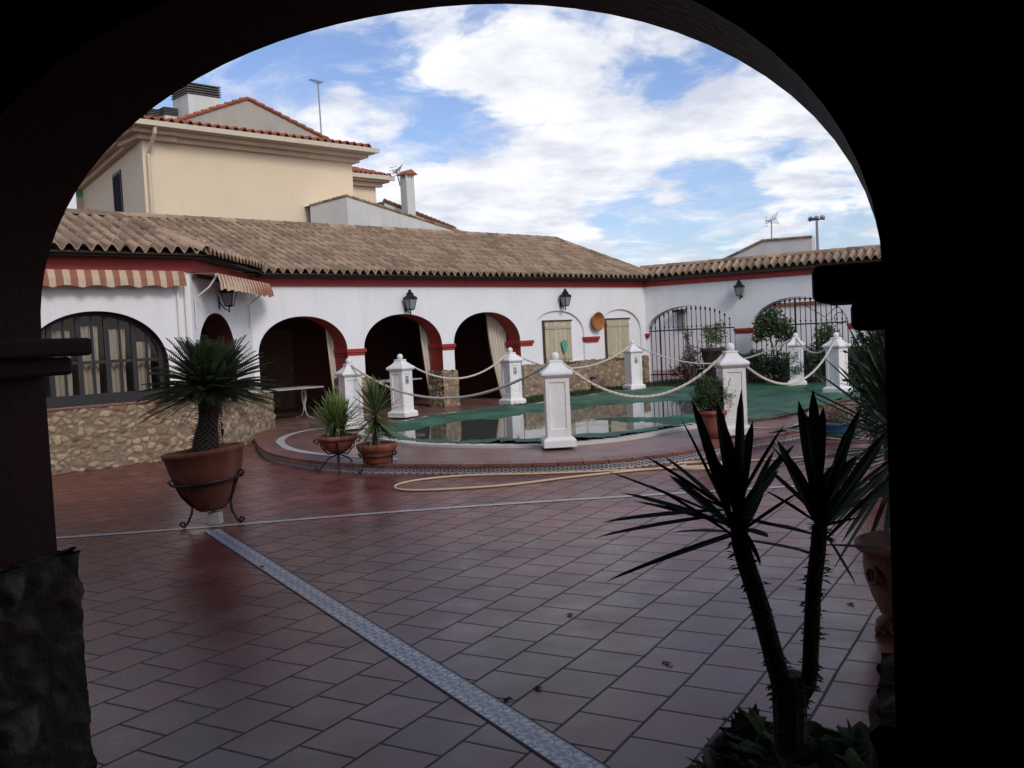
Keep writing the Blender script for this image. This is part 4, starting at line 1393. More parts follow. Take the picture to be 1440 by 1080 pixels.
# --- sago palm in a big terracotta pot on a wrought-iron stand
sp = ground(296, 737)
sp = Vector((sp.x + .02, sp.y + .02, 0))
TILT = Matrix.Rotation(math.radians(-5.5), 4, Vector((.1, 1, 0)))
sago = empty('sago_palm', sp, 'sago palm with shaggy trunk in a large tilted terracotta pot', 'potted plant')
PM = Matrix.Translation((.0, 0, .13)) @ TILT
prof = [(.001, 0), (.11, 0), (.15, .03), (.22, .13), (.268, .24), (.285, .265), (.29, .275), (.315, .36), (.345, .50), (.362, .515), (.365, .55), (.345, .555), (.335, .52), (.30, .46), (.001, .45)]
pot_mesh(prof, PM, 40).build('pot', M['terra_big'], sago, smooth=True)
mb = LB(); mb.lathe([(.001, .50), (.325, .485)], 40, PM)
rs = random.Random(5)
for i in range(240):
    a = rs.uniform(0, 2 * PI); rr = .31 * math.sqrt(rs.random())
    mb.sphere(PM @ Vector((rr * math.cos(a), rr * math.sin(a), .495)), rs.uniform(.008, .02), 3, (1, 1, .7))
mb.build('gravel', M['soil'], sago)
TB, TT = PM @ Vector((0, 0, .47)), Vector((.06, 0, 1.21))
mb = LB()
nr = 26
for i in range(nr):      # armour of old leaf bases
    t = i / nr
    c = TB.lerp(TT, t); rr = .105 + .012 * math.sin(t * 9) - .01 * t
    mb.tube([c, TB.lerp(TT, (i + 1) / nr)], [rr, rr], 12)
    for k in range(13):
        a = 2 * PI * (k + .5 * (i % 2)) / 13
        d = Vector((math.cos(a), math.sin(a), .22))
        blade(mb, c + Vector((math.cos(a), math.sin(a), 0)) * (rr - .01), d, rs.uniform(.03, .065), .014, 0, 2, rs.random())
mb.build('trunk', M['bark'], sago)
mb = LB()
for i in range(165):
    t = i / 165
    el = 1.22 - 1.36 * t ** .9 + rs.uniform(-.1, .1); az = i * 2.39996
    L = rs.uniform(.52, .68) * (1 if t > .12 else .85)
    d = Vector((math.cos(el) * math.cos(az), math.cos(el) * math.sin(az), math.sin(el)))
    pts = []
    for k in range(15):
        q = k / 14
        pts.append(TT + Vector((0, 0, .02 - .05 * t)) + d * (L * q) + Vector((0, 0, -.17 * L * q ** 2 * (math.cos(el) + .15))))
    mb.tube(pts, [.007 * (1 - .7 * k / 14) for k in range(15)], 4)
    tone = rs.random()
    for k in range(1, 15):
        for sub in range(2):
            q = k - 1 + sub / 2
            i0 = int(q); f_ = q - i0
            p = pts[i0].lerp(pts[i0 + 1], f_)
            tan = (pts[min(i0 + 1, 14)] - pts[i0]).normalized()
            sd = tan.cross(Vector((0, 0, 1)))
            if sd.length < .05: sd = Vector((1, 0, 0))
            sd.normalize()
            upv = sd.cross(tan)
            qq = q / 14
            ll = .118 * math.sin(PI * min(1, .15 + qq * .85)) ** .6 * (1 - .45 * qq) + .02
            for sg_ in (-1, 1):
                dd = (sd * sg_ * .78 + tan * .58 + upv * .30).normalized()
                w_ = .0036
                mb.add([p - tan * w_, p + tan * w_, p + dd * ll * .6 + tan * w_ * .8 , p + dd * ll + Vector((0, 0, -.012))], ((0, 1, 2), (0, 2, 3)), max(0, min(1, tone * .6 + .4 * rs.random())))
mb.build('fronds', M['sago'], sago)
# stand
def spiral(c, ex, r0, turns, n=18, sgn=1):
    out = []
    for i in range(n + 1):
        t = i / n
        a = sgn * turns * 2 * PI * t; r = r0 * (1 - .65 * t)
        out.append(Vector(c) + ex * (r * math.cos(a)) + Vector((0, 0, 1)) * (r * math.sin(a)))
    return out
stand = empty('plant_stand', sp, 'black wrought iron stand holding the large sago palm pot', 'plant stand')
mb = LB()
ringc = PM @ Vector((0, 0, .275))
mb.tube([PM @ Vector((.305 * math.cos(2 * PI * i / 36), .305 * math.sin(2 * PI * i / 36), .268)) for i in range(36)], .011, 6, closed=True)
mb.build('ring', M['iron'], stand)
for k in range(3):
    a = math.radians(-15 + 120 * k)
    ex = Vector((math.cos(a), math.sin(a), 0))
    top = PM @ Vector((.305 * math.cos(a), .305 * math.sin(a), .27))
    mb = LB()
    mb.tube(spiral(top + ex * .035 + Vector((0, 0, .03)), ex, .035, 1.1) , .009, 6)
    z_ = top.z
    mb.tube([top, top * 1 + ex * -.05 + Vector((0, 0, -.10)), ex * .19 + Vector((0, 0, z_ * .48)), ex * .20 + Vector((0, 0, .12)), ex * .25 + Vector((0, 0, .035)), ex * .285 + Vector((0, 0, .012))], .011, 6)
    mb.tube(spiral(ex * .29 + Vector((0, 0, .037)), ex, .028, 1.1), .009, 6)
    mb.build('leg', M['iron'], stand)
wb = Vector((sp.x + .03, sp.y - .02, 0))
mb = MB(); mb.box(wb + Vector((0, 0, .055)), (.11, .11, .11), taper=.92)
o = mb.build('pot_block', M['line'], bevel=.006); tag(o, 'small pale block wedged under the sago palm pot', 'block')


# --- two potted spiky plants on stands
def scroll_stand(c, zring, rr, lab, tall):
    root = empty('plant_stand', c, lab, 'plant stand', 'low wrought iron stands by the pool step')
    mb = LB()
    mb.tube([Vector((rr * math.cos(2 * PI * i / 28), rr * math.sin(2 * PI * i / 28), zring)) for i in range(28)], .009, 6, closed=True)
    mb.build('ring', M['iron'], root)
    if tall:
        mb = LB(); mb.tube([(0, 0, .0), (0, 0, .24)], .018, 8)
        mb.build('stem', M['iron'], root)
    for k in range(4 if tall else 3):
        a = math.radians((10 if tall else -20) + k * (90 if tall else 120)); ex = Vector((math.cos(a), math.sin(a), 0))
        mb = LB()
        if tall:
            mb.tube([ex * rr + Vector((0, 0, zring)), ex * rr * .92 + Vector((0, 0, zring - .10)), ex * rr * .55 + Vector((0, 0, zring - .19)), Vector((0, 0, .23))], .009, 6)
            mb.tube(spiral(ex * (rr + .04) + Vector((0, 0, zring - .03)), ex, .038, 1.2), .008, 6)
            mb.tube([Vector((0, 0, .22)), ex * .12 + Vector((0, 0, .17)), ex * .22 + Vector((0, 0, .05)), ex * .26 + Vector((0, 0, .01))], .01, 6)
        else:
            mb.tube([ex * rr + Vector((0, 0, zring)), ex * rr * .95 + Vector((0, 0, .12)), ex * (rr + .03) + Vector((0, 0, .02))], .01, 6)
            mb.tube(spiral(ex * (rr + .03) + Vector((0, 0, zring + .02)), ex, .035, 1.2), .008, 6)
        mb.tube(spiral(ex * ((.27 if tall else rr + .05)) + Vector((0, 0, .036)), ex, .03, 1.2), .008, 6)
        mb.build('leg', M['iron'], root)
    if not tall:
        mb = LB(); mb.tube([Vector((rr * .97 * math.cos(2 * PI * i / 28), rr * .97 * math.sin(2 * PI * i / 28), .1)) for i in range(28)], .007, 6, closed=True); mb.build('lower_ring', M['iron'], root)
    return root


p1 = ground(477, 663); p1.z = 0
scroll_stand(p1, .41, .215, 'taller black scrollwork stand under the shallow terracotta bowl', True)
pl = empty('potted_yucca', p1 + Vector((0, 0, .24)), 'bushy green spiky plant in the shallow bowl on the taller iron stand', 'potted plant', 'spiky plants by the pool step')
pot_mesh([(.001, 0), (.09, 0), (.16, .04), (.205, .12), (.222, .155), (.245, .16), (.248, .205), (.23, .21), (.215, .17), (.001, .16)]).build('pot', M['terra'], pl, smooth=True)
mb = LB(); mb.lathe([(.001, .185), (.222, .18)], 24); mb.build('soil', M['soil'], pl)
mb = LB()
rs = random.Random(3)
for (x, y, z, n, L, sd) in ((.0, .0, .36, 64, .42, 1), (-.07, .03, .30, 50, .40, 2), (.08, -.02, .33, 50, .40, 3)):
    rosette(mb, (x, y, z), n, L, .013, sd, .05, 1.5, .10)
mb.build('leaves', M['yucca_light'], pl)
mb = LB()
for i in range(130):     # skirt of hanging old leaves
    a = rs.uniform(0, 2 * PI); d = Vector((math.cos(a) * .5, math.sin(a) * .5, -1 if rs.random() < .75 else .5))
    blade(mb, Vector((math.cos(a) * .06, math.sin(a) * .06, rs.uniform(.28, .46))), d, rs.uniform(.12, .26), .011, .05, 4, rs.random())
mb.build('leaf_skirt', M['olive_leaf'], pl)
mb = LB()
for (x, y) in ((0, 0), (-.06, .03), (.07, -.02)): mb.tube([(x, y, .16), (x, y, .36)], .03, 8)
mb.build('stem', M['bark'], pl)

p2 = ground(532, 664); p2.z = 0
scroll_stand(p2, .21, .20, 'lower black scrollwork stand under the wide terracotta pot', False)
pl = empty('potted_yucca', p2 + Vector((0, 0, .115)), 'dark spiky round headed plant on a bare stem in the lower terracotta pot', 'potted plant', 'spiky plants by the pool step')
pot_mesh([(.001, 0), (.14, 0), (.155, .02), (.185, .10), (.20, .13), (.205, .14), (.225, .15), (.245, .20), (.25, .235), (.232, .24), (.215, .20), (.001, .19)]).build('pot', M['terra'], pl, smooth=True)
mb = LB(); mb.lathe([(.001, .21), (.222, .205)], 24); mb.build('soil', M['soil'], pl)
mb = LB(); mb.tube([(0, 0, .19), (-.01, 0, .34), (.0, 0, .50), (0, 0, .60)], [.045, .042, .045, .03], 10)
for i in range(60):
    a = rs.uniform(0, 2 * PI); z = rs.uniform(.3, .55)
    blade(mb, Vector((math.cos(a) * .035, math.sin(a) * .035, z)), Vector((math.cos(a), math.sin(a), -.4)), .07, .012, .1, 2, .3)
mb.build('stem', M['bark'], pl)
mb = LB()
rosette(mb, (0, 0, .58), 170, .45, .012, 11, -.75, 1.45, .14, core=.07)
mb.build('leaves', M['olive_leaf'], pl)

# --- bushy pot on the coping
p3 = ground(1004, 616, FL); p3.z = FL + .006
pl = empty('potted_bush', p3, 'fine leaved green bush in a tall terracotta pot before a white post', 'potted plant')
pot_mesh([(.001, 0), (.11, 0), (.14, .12), (.165, .26), (.17, .30), (.185, .305), (.19, .355), (.172, .36), (.16, .31), (.001, .30)]).build('pot', M['terra'], pl, smooth=True)
mb = LB(); mb.sphere((.17, -.02, .27), .03, 6); mb.build('lug', M['terra'], pl)
mb = LB()
for i in range(60):
    a = rs.uniform(0, 2 * PI); r_ = rs.uniform(0, .27)
    mb.tube([(0, 0, .30), (.4 * r_ * math.cos(a), .4 * r_ * math.sin(a), .48), (r_ * math.cos(a), r_ * math.sin(a), .48 + rs.uniform(.1, .3))], .004, 4)
mb.build('stems', M['stem'], pl)
mb = LB()
for sd, (c, rd, n) in enumerate((((-.04, 0, .60), (.28, .28, .25), 3600), ((-.08, 0, .48), (.20, .20, .16), 1300), ((.14, 0, .52), (.18, .18, .2), 900))):
    leaf_ball(mb, c, rd, n, .034, sd + 4, .45)
for (ex, ez) in ((.30, .30), (.36, .10), (.33, .2), (.25, .38)):   # arching sprays
    for k in range(60):
        t = rs.random(); p = Vector((.12 + ex * t, rs.uniform(-.03, .03), .52 + ez * t - .28 * t * t + rs.uniform(-.02, .02)))
        add_leaf(mb, p, rs, .038)
mb.build('leaves', M['leaf'], pl)

# --- blue bowl with dry plant
p4 = ground(1179, 615); p4.z = 0
pl = empty('blue_planter', p4, 'wide blue glazed bowl with dry brown stems', 'planter')
pot_mesh([(.001, 0), (.20, 0), (.235, .05), (.27, .17), (.29, .185), (.295, .215), (.275, .22), (.255, .18), (.001, .17)], n=40).build('bowl', M['blue_bowl'], pl, smooth=True)
mb = LB(); mb.lathe([(.001, .195), (.262, .19)], 24); mb.build('soil', M['soil'], pl)
mb = LB()
for i in range(150):
    a = rs.uniform(0, 2 * PI); r_ = .2 * math.sqrt(rs.random()); b = Vector((r_ * math.cos(a), r_ * math.sin(a), .19))
    t = b + Vector((rs.gauss(0, .07), rs.gauss(0, .07), rs.uniform(.10, .30)))
    mb.tube([b, b.lerp(t, .5) + Vector((rs.gauss(0, .02), rs.gauss(0, .02), 0)), t], .003, 3, rs.random())
    for k in range(3): add_leaf(mb, b.lerp(t, rs.uniform(.4, 1)), rs, .03)
mb.build('dry_stems', M['dry_leaf'], pl)

# --- terracotta urn with yucca at the right pier
p5 = ground(1284, 884); p5.z = 0
urn = empty('urn_planter', p5, 'dark terracotta urn with ring handles beside the right pier, spiky yucca growing in it', 'potted plant')
pot_mesh([(.001, .05), (.12, .05), (.15, .08), (.19, .17), (.222, .27), (.228, .34), (.222, .385), (.24, .395), (.262, .41), (.265, .44), (.245, .45), (.225, .42), (.20, .38), (.001, .37)], n=40).build('pot', M['urn'], urn, smooth=True)
for a in (math.radians(200), math.radians(20), math.radians(265)):
    ex = Vector((math.cos(a), math.sin(a), 0)); sd = Vector((-ex.y, ex.x, 0))
    mb = LB(); mb.tube([ex * .238 + sd * (.035 * math.cos(q)) + Vector((0, 0, .30 + .04 * math.sin(q))) for q in [2 * PI * i / 16 for i in range(16)]], .011, 6, closed=True)
    mb.build('ring_handle', M['urn'], urn, smooth=True)
for k in range(3):
    a = math.radians(195 + 120 * k); c = Vector((math.cos(a) * .15, math.sin(a) * .15, 0))
    mb = LB(); mb.sphere(c + Vector((0, 0, .045)), .05, 6, (1.1, 1.1, .9)); mb.sphere(c * 1.25 + Vector((0, 0, .02)), .03, 5); mb.build('foot', M['urn'], urn, smooth=True)
mb = LB(); mb.tube([(0, 0, .37), (.02, .02, .6), (.0, .04, .92)], [.05, .045, .05], 10); mb.tube([(0, 0, .38), (.06, .14, .8), (.1, .2, 1.05)], [.04, .035, .04], 10); mb.build('trunk', M['bark'], urn)
mb = LB(); rosette(mb, (-.02, .04, .92), 120, .62, .019, 21, -.9, 1.4, .10, core=.09)
rosette(mb, (.1, .2, 1.10), 60, .42, .018, 22, -.6, 1.4, .10, core=.07)
mb.build('leaves', M['yucca'], urn)

# --- foreground yucca in a low pot with ivy leaves
fy = EYE + ray(1112, 1085) * (2.55)
fp = Vector((fy.x + .0, fy.y, 0))
FY = 2.55
def at(x, y, dY=0.0): return EYE + ray(x, y) * (FY + dY)
yu = empty('potted_yucca', fp, 'dark two stemmed yucca silhouette in the pot at the arch', 'potted plant')
rimz = at(1110, 1062).z
pot_mesh([(.001, 0), (.14, 0), (.155, .02), (.205, rimz - .05), (.225, rimz - .045), (.228, rimz), (.208, rimz + .003), (.195, rimz - .05), (.001, rimz - .05)]).build('pot', M['maroon_pot'], yu, smooth=True)
mb = LB(); mb.lathe([(.001, rimz - .03), (.2, rimz - .03)], 24); mb.build('soil', M['soil'], yu)
Lc_ = lambda q: q - fp
def trunk(pts, radii, seed):
    rs = random.Random(seed)
    P = smooth_curve([Lc_(q) for q in pts], 8)
    n = len(P)
    rr = [radii[0] + (radii[-1] - radii[0]) * i / (n - 1) for i in range(n)]
    mb = LB(); mb.tube(P, rr, 12)
    for i in range(int(n * 4.5)):
        t = rs.random() * (n - 1); k = int(t); p = P[k].lerp(P[min(k + 1, n - 1)], t - k)
        a = rs.uniform(0, 2 * PI); d = Vector((math.cos(a), math.sin(a), rs.uniform(-.5, .35)))
        blade(mb, p + Vector((math.cos(a), math.sin(a), 0)) * (rr[k] - .004), d, rs.uniform(.008, .032), .008, .1, 2, rs.random())
    return mb
trunk([at(1113, 1085), at(1111, 1010), at(1108, 955)], (.044, .046), 1).build('trunk', M['bark'], yu)
trunk([at(1106, 985), at(1090, 930), at(1068, 850, .02), at(1047, 785, .03), at(1040, 755, .03), at(1038, 728, .03)], (.028, .022), 2).build('stem', M['bark'], yu)
trunk([at(1118, 985), at(1136, 962), at(1141, 900, -.02), at(1144, 830, -.03), at(1150, 775, -.04), at(1153, 738, -.04)], (.022, .020), 3).build('stem', M['bark'], yu)
mb = LB(); c = Lc_(at(1109, 962)); mb.tube([c + Vector((0, 0, -.05)), c + Vector((0, 0, .03))], [.045, .038], 10); mb.build('stump', M['bark'], yu)
# leaf heads: sword leaves traced as directions, each its own depth
def head(base, leaves, n, L, w, seed):
    mb = LB(); rs = random.Random(seed)
    b = Lc_(base)
    for (tx, ty, dep) in leaves:
        tip = Lc_(at(tx, ty, dep))
        v = tip - b
        st_ = b + Vector((rs.uniform(-.015, .015), rs.uniform(-.015, .015), rs.uniform(-.04, .05)))
        v = tip - st_
        dr = rs.uniform(-.02, .06)
        v2 = v + Vector((0, 0, dr * v.length))
        blade(mb, st_, v2, v.length, w * rs.uniform(.85, 1.15), dr, 8, rs.random(), .3)
    rosette(mb, b + Vector((0, 0, .02)), n, L, w * .95, seed, -.35, 1.35, .06, core=.06)
    return mb
h1 = at(1038, 740, .03); h2 = at(1153, 748, -.04)
head(h1, [(838, 757, .1), (846, 735, .0), (850, 663, .05), (905, 640, -.05), (908, 682, -.1), (888, 706, .1), (930, 642, .1), (958, 588, .0), (972, 562, -.05), (1008, 565, .06), (1043, 545, 0), (1060, 590, .1), (1090, 632, .05), (1107, 596, -.08), (1120, 626, .1), (852, 818, -.04), (880, 806, .05), (1068, 795, .04), (1130, 690, -.1), (1098, 740, .1), (940, 668, .2), (1000, 640, .2), (870, 694, .18), (1080, 660, .2)], 8, .25, .0205, 5).build('leaves', M['yucca_backlit'], yu)
head(h2, [(1204, 824, -.05), (1143, 545, 0), (1122, 562, .1), (1133, 580, -.08), (1158, 572, .06), (1212, 572, 0), (1206, 640, .1), (1262, 665, -.05), (1268, 690, .1), (1240, 625, .12), (1250, 602, .0), (1092, 618, .1), (1075, 690, -.06), (1070, 655, .05), (1105, 640, .2), (1195, 600, .2), (1225, 680, .2)], 6, .22, .0205, 6).build('leaves', M['yucca_backlit'], yu)
mb = LB()
rs = random.Random(8)
for i in range(115):      # ivy: broad lobed leaves round the rim
    a = rs.uniform(0, 2 * PI); r_ = rs.uniform(.06, .25)
    p = Vector((r_ * math.cos(a), r_ * math.sin(a), rimz + rs.uniform(-.05, .03) + (.0 if r_ < .2 else -.03)))
    s = rs.uniform(.045, .075)
    nrm = Vector((rs.gauss(0, .5), rs.gauss(0, .5) - .3, 1)).normalized()
    e1 = nrm.cross(Vector((math.cos(a * 3), math.sin(a * 3), .1))).normalized(); e2 = nrm.cross(e1)
    ol = []
    for k in range(11):
        q = 2 * PI * k / 11; rad = s * (.72 + .28 * math.cos(5 * q))
        ol.append(p + e1 * rad * math.cos(q) + e2 * rad * math.sin(q) + nrm * (.006 * math.cos(2 * q)))
    mb.add([p + nrm * .008] + ol, [(0, 1 + k, 1 + (k + 1) % 11) for k in range(11)], rs.random())
mb.build('ivy_leaves', M['ivy'], yu)

# --- shrubs by the gates
def shrub(name, c, parts, mat, lab, cat='shrub', leaf=.05, stems=True, group=None):
    root = empty(name, c, lab, cat, group)
    mb = LB()
    for i, (o, rd, n) in enumerate(parts): leaf_ball(mb, o, rd, n, leaf, hash(name) % 50 * 0 + i + int(abs(c[0] * 10)), .35)
    mb.build('foliage', mat, root)
    if stems:
        mb = LB()
        for i, (o, rd, n) in enumerate(parts):
            for k in range(5):
                e = Vector(o) + Vector((rs.uniform(-.5, .5) * rd[0], rs.uniform(-.5, .5) * rd[1], rs.uniform(-.2, .5) * rd[2]))
                mb.tube([(rs.uniform(-.04, .04), rs.uniform(-.04, .04), 0), e * .5 + Vector((0, 0, .05)), e], [.014, .01, .005], 5)
        mb.build('stems', M['stem'], root)
    return root


z_l = FL + .006
def rp(s, o, z=z_l): return rw.p(s, o, z)
# lemon tree in front of the second gate
lt = empty('lemon_tree', rp(3.62, .55), 'small bright leaved citrus tree in front of the second gate', 'tree')
mb = LB(); mb.tube([(0, 0, 0), (.02, 0, .5), (.0, 0, .85), (-.1, .02, 1.25)], [.03, .026, .024, .015], 8); mb.tube([(0, 0, .8), (.18, 0, 1.15), (.32, .02, 1.35)], [.02, .015, .01], 6); mb.tube([(0, 0, .6), (.25, .05, .9), (.36, .05, 1.2)], [.016, .012, .008], 6)
mb.build('trunk', M['stem'], lt)
mb = LB()
for i, (c, rd, n) in enumerate((((-.18, 0, 1.35), (.38, .3, .38), 850), ((.22, 0, 1.30), (.38, .3, .36), 800), ((.0, .05, 1.62), (.32, .26, .26), 450), ((.42, .0, 1.12), (.2, .2, .2), 120), ((-.36, 0, 1.12), (.2, .2, .18), 110))): leaf_ball(mb, c, rd, n, .095, i + 31, .3)
mb.build('crown', M['leaf'], lt)
shrub('round_shrub', rp(4.95, .75), [((0, 0, 1.10), (.38, .36, .40), 2000), ((.05, 0, .65), (.32, .3, .4), 1200)], M['leaf'], 'rounded green shrub behind the post, right of the citrus tree', leaf=.055)
shrub('hedge_shrub', rp(3.2, 1.35), [((-.45, 0, .48), (.55, .45, .50), 3200), ((.25, 0, .46), (.55, .45, .48), 3200), ((.85, 0, .42), (.45, .4, .44), 2000)], M['dark_leaf'], 'dark green low hedge bush left of the farthest post', leaf=.065)
shrub('hedge_shrub', rp(5.1, 1.5), [((-.5, 0, .48), (.55, .45, .50), 3200), ((.25, .1, .46), (.55, .45, .48), 3000), ((.9, .2, .44), (.5, .45, .46), 2400)], M['dark_leaf'], 'dark green low hedge bush right of the farthest post', leaf=.065)
shrub('red_shrub', rp(4.7, .65), [((0, 0, .75), (.22, .22, .36), 420), ((.25, 0, .55), (.22, .2, .3), 300)], M['red_leaf'], 'reddish shrub between the citrus tree and the farthest post', leaf=.06)
shrub('red_shrub', rp(1.45, .95), [((0, 0, .38), (.5, .34, .30), 900), ((.42, 0, .34), (.34, .3, .26), 500)], M['red_leaf'], 'low dark reddish plant in front of the first gate', leaf=.06)
pk = shrub('succulent', rp(1.72, 1.0), [((0, 0, .75), (.28, .22, .30), 260), ((-.2, 0, .62), (.2, .2, .2), 120)], M['pink_leaf'], 'greyish pink leaved succulent in front of the first gate', leaf=.10)
# climbing sprig and tall pot
shrub('climbing_plant', rp(1.15, -.05), [((0, 0, 1.25), (.13, .1, .30), 130), ((.03, 0, .85), (.12, .1, .35), 130), ((-.03, 0, .45), (.12, .1, .3), 100)], M['leaf'], 'thin climbing plant on the bars of the first gate', 'plant', leaf=.07)
tp = rp(2.25, .85)
pt_ = empty('tall_planter', tp, 'tall dark reddish planter with a leafy bush at the right side of the first gate', 'planter')
pot_mesh([(.001, 0), (.26, 0), (.28, .05), (.25, .12), (.29, .6), (.33, .82), (.36, .84), (.36, .92), (.32, .92), (.30, .85), (.001, .84)]).build('pot', M['maroon_pot'], pt_, smooth=True)
mb = LB(); leaf_ball(mb, (0, 0, 1.18), (.40, .38, .30), 620, .07, 41, .3); leaf_ball(mb, (.12, 0, 1.42), (.2, .2, .22), 160, .07, 42, .3); leaf_ball(mb, (-.15, 0, 1.38), (.2, .2, .2), 140, .07, 43, .3); mb.build('foliage', M['olive_leaf'], pt_)
# dark shrub right, behind the urn
bs = EYE + ray(1246, 520) * 10.5
shrub('tall_shrub', (bs.x, bs.y, 0), [((0, 0, 1.05), (.42, .4, .58), 4200), ((.05, 0, .5), (.45, .4, .5), 2800), ((.25, .1, 1.35), (.4, .35, .42), 2000)], M['dark_leaf'], 'tall dark shrub partly hidden by the right pier', leaf=.07)
fl = EYE + ray(1205, 565) * 9.6
spk = empty('spiky_plant', (fl.x + .35, fl.y, 0), 'big spiky agave like plant left of the right pier, behind the yucca', 'plant')
mb = LB(); mb.tube([(0, 0, 0), (0, 0, .65)], [.07, .06], 8); mb.build('trunk', M['bark'], spk)
mb = LB(); rosette(mb, (0, 0, .66), 80, .68, .022, 51, -.55, 1.4, .12, core=.1); mb.build('leaves', M['yucca'], spk)

# ------------------------------------------------------------------ hose
hz = .013
def hpx(l): return smooth_curve([Vector((*ground(x, y)[:2], hz)) for x, y in l], 10)
mb = MB()
mb.tube(hpx([(1000, 656), (940, 660), (850, 664), (760, 667.5), (660, 670), (600, 675), (570, 680), (556, 685), (560, 689.5), (585, 691), (640, 689), (720, 683), (800, 673), (880, 664.5), (940, 659), (965, 656)]), .0125, 8)
o = mb.build('garden_hose', M['hose'], smooth=True); tag(o, 'long beige garden hose lying in a flat loop before the pool step', 'hose', 'garden hoses')
mb = MB()
mb.tube([ground(980, 657) * 1 + Vector((0.30 * math.cos(t) * (1 - .02 * t), 0.30 * math.sin(t) * .9, hz + .004 * t / 3)) for t in [i * .25 for i in range(52)]], .0125, 8)
o = mb.build('garden_hose', M['hose'], smooth=True); tag(o, 'small coiled bundle of beige hose behind the foreground yucca leaves', 'hose', 'garden hoses')
mb = MB()
mb.tube(smooth_curve([Vector((*ground(x, y, z)[:2], z + hz)) for x, y, z in [(1020, 602, FL + .012), (1060, 603, FL + .012), (1100, 605, FL + .012), (1128, 609, FL + .03), (1140, 613, .02), (1180, 619, 0), (1230, 620, 0), (1290, 619, 0)]], 10), .0125, 8)
o = mb.build('garden_hose', M['hose'], smooth=True); tag(o, 'thin pale hose running over the step towards the blue bowl', 'hose', 'garden hoses')
mb = MB()
mb.tube(smooth_curve([Vector((*ground(x, y)[:2], hz)) for x, y in [(1010, 652), (1060, 649), (1120, 645), (1200, 640), (1300, 636)]], 8), .0115, 8)
o = mb.build('garden_hose', M['hose'], smooth=True); tag(o, 'pale hose stretched across the floor behind the foreground yucca', 'hose', 'garden hoses')

# fallen leaves
rs = random.Random(77)
lv = [(368, 797, 'dead leaf lying on the tiled band'), (758, 967, 'dead leaf right of the tiled band, nearest to it'), (714, 984, 'curled dead leaf close to the lower end of the tiled band'), (938, 932, 'dead leaf on the paving left of the yucca stem'), (800, 864, 'tiny dead leaf in the middle of the paving'), (1196, 849, 'tiny dead leaf right of the yucca stems')]
for (x, y, lab) in lv:
    p = ground(x, y, .006); mb = MB()
    for k in range(3):
        s = .020
        e1 = Vector((rs.gauss(0, 1), rs.gauss(0, 1), 0)).normalized() * s; e2 = Vector((-e1.y, e1.x, 0)) * .6; q = p + Vector((rs.uniform(-.012, .012), rs.uniform(-.012, .012), .002 * k - .005))
        mb.add([q - e1, q - e2 * .8 + Vector((0, 0, .005)), q + e1, q + e2 + Vector((0, 0, .008)), q + Vector((0, 0, .002))], ((0, 1, 4), (1, 2, 4), (2, 3, 4), (3, 0, 4)))
    o = mb.build('dead_leaf', M['dead_leaf']); tag(o, lab, 'leaf', 'dead leaves on the paving')

# ------------------------------------------------------------------ yellow house behind
HOFF = -22.5
hf = Frame(Nn * HOFF, D, Nn)
def hs(x, y, o=0.0):
    P = onplane(x, y, hf.p(0, o, 0), Nn); return (P - hf.o).dot(D), P.z
house = empty('house', hf.p(5, -3, 0), 'cream two storey house with red roof tiles behind the arcade roof', 'building')
s_c, _ = hs(203, 260); s_r, _ = hs(497, 270); _, z_e = hs(203, 196)
hv = Vector((-.556, .83, 0)).normalized(); hn = Vector((-hv.y, hv.x, 0)); hn = hn if hn.x < 0 else -hn
Cc = hf.p(s_c, 0, 0)
mb = MB()
back = 9.0
a_, b_, c_, d_ = hf.p(s_c, 0, 0), hf.p(s_r, 0, 0), hf.p(s_r, -back, 0), Cc + hv * 14
vs = [Vector((p.x, p.y, z)) for z in (-.03, z_e + .1) for p in (a_, b_, c_, d_)]
mb.add(vs, ((0, 1, 5, 4), (1, 2, 6, 5), (2, 3, 7, 6), (3, 0, 4, 7), (4, 5, 6, 7)))
mb.build('wall', M['yellow'], house)
# left wall frame
hl_ = Frame(Cc, hv, hn)
def hls(x, y):
    P = onplane(x, y, Cc, hn); return (P - Cc).dot(hv), P.z
w0, wz0 = hls(174, 296); w1, wz1 = hls(159, 247)
wn = MB(); hl_.box(wn, w0, w1, -.08, .03, wz0 - .1, wz1); wno = wn.build('window', M['iron'], house)
mb = MB(); hl_.box(mb, w0 + .08, (w0 + w1) / 2 - .03, .031, .036, wz0, wz1 - .08); hl_.box(mb, (w0 + w1) / 2 + .03, w1 - .08, .031, .036, wz0, wz1 - .08); mb.build('pane', M['dark_glass'], wno)
# cornice: stepped, on both walls
for k, (ov, za, zb) in enumerate(((.16, -.02, .10), (.34, .10, .20), (.48, .20, .26))):
    mb = MB()
    hf.box(mb, s_c - ov, s_r + ov, -1.0, ov, z_e + za, z_e + zb)
    mb.build('cornice', M['cornice'], house)
    mb = MB(); hl_.box(mb, -ov * .75, 14, -.8, ov - .003, z_e + za - .003, z_e + zb - .003); mb.build('cornice', M['cornice'], house)
mb = MB(); hf.box(mb, s_c - .55, s_r + .55, .46, .60, z_e + .22, z_e + .34); hl_.box(mb, -.5, 14, .46, .60, z_e + .217, z_e + .337); mb.build('gutter', M['gutter'], house)
mb = MB()
q = hf.p(s_c + .12, .07, 0)
mb.tube([q + Nn * .45 + Vector((0, 0, z_e + .26)), q + Nn * .42 + Vector((0, 0, z_e + .08)), q + Vector((0, 0, z_e - .35)), q + Vector((0, 0, 0))], .05, 8)
mb.build('drainpipe', M['gutter'], house)
hz0 = z_e + .36; hsl = .20
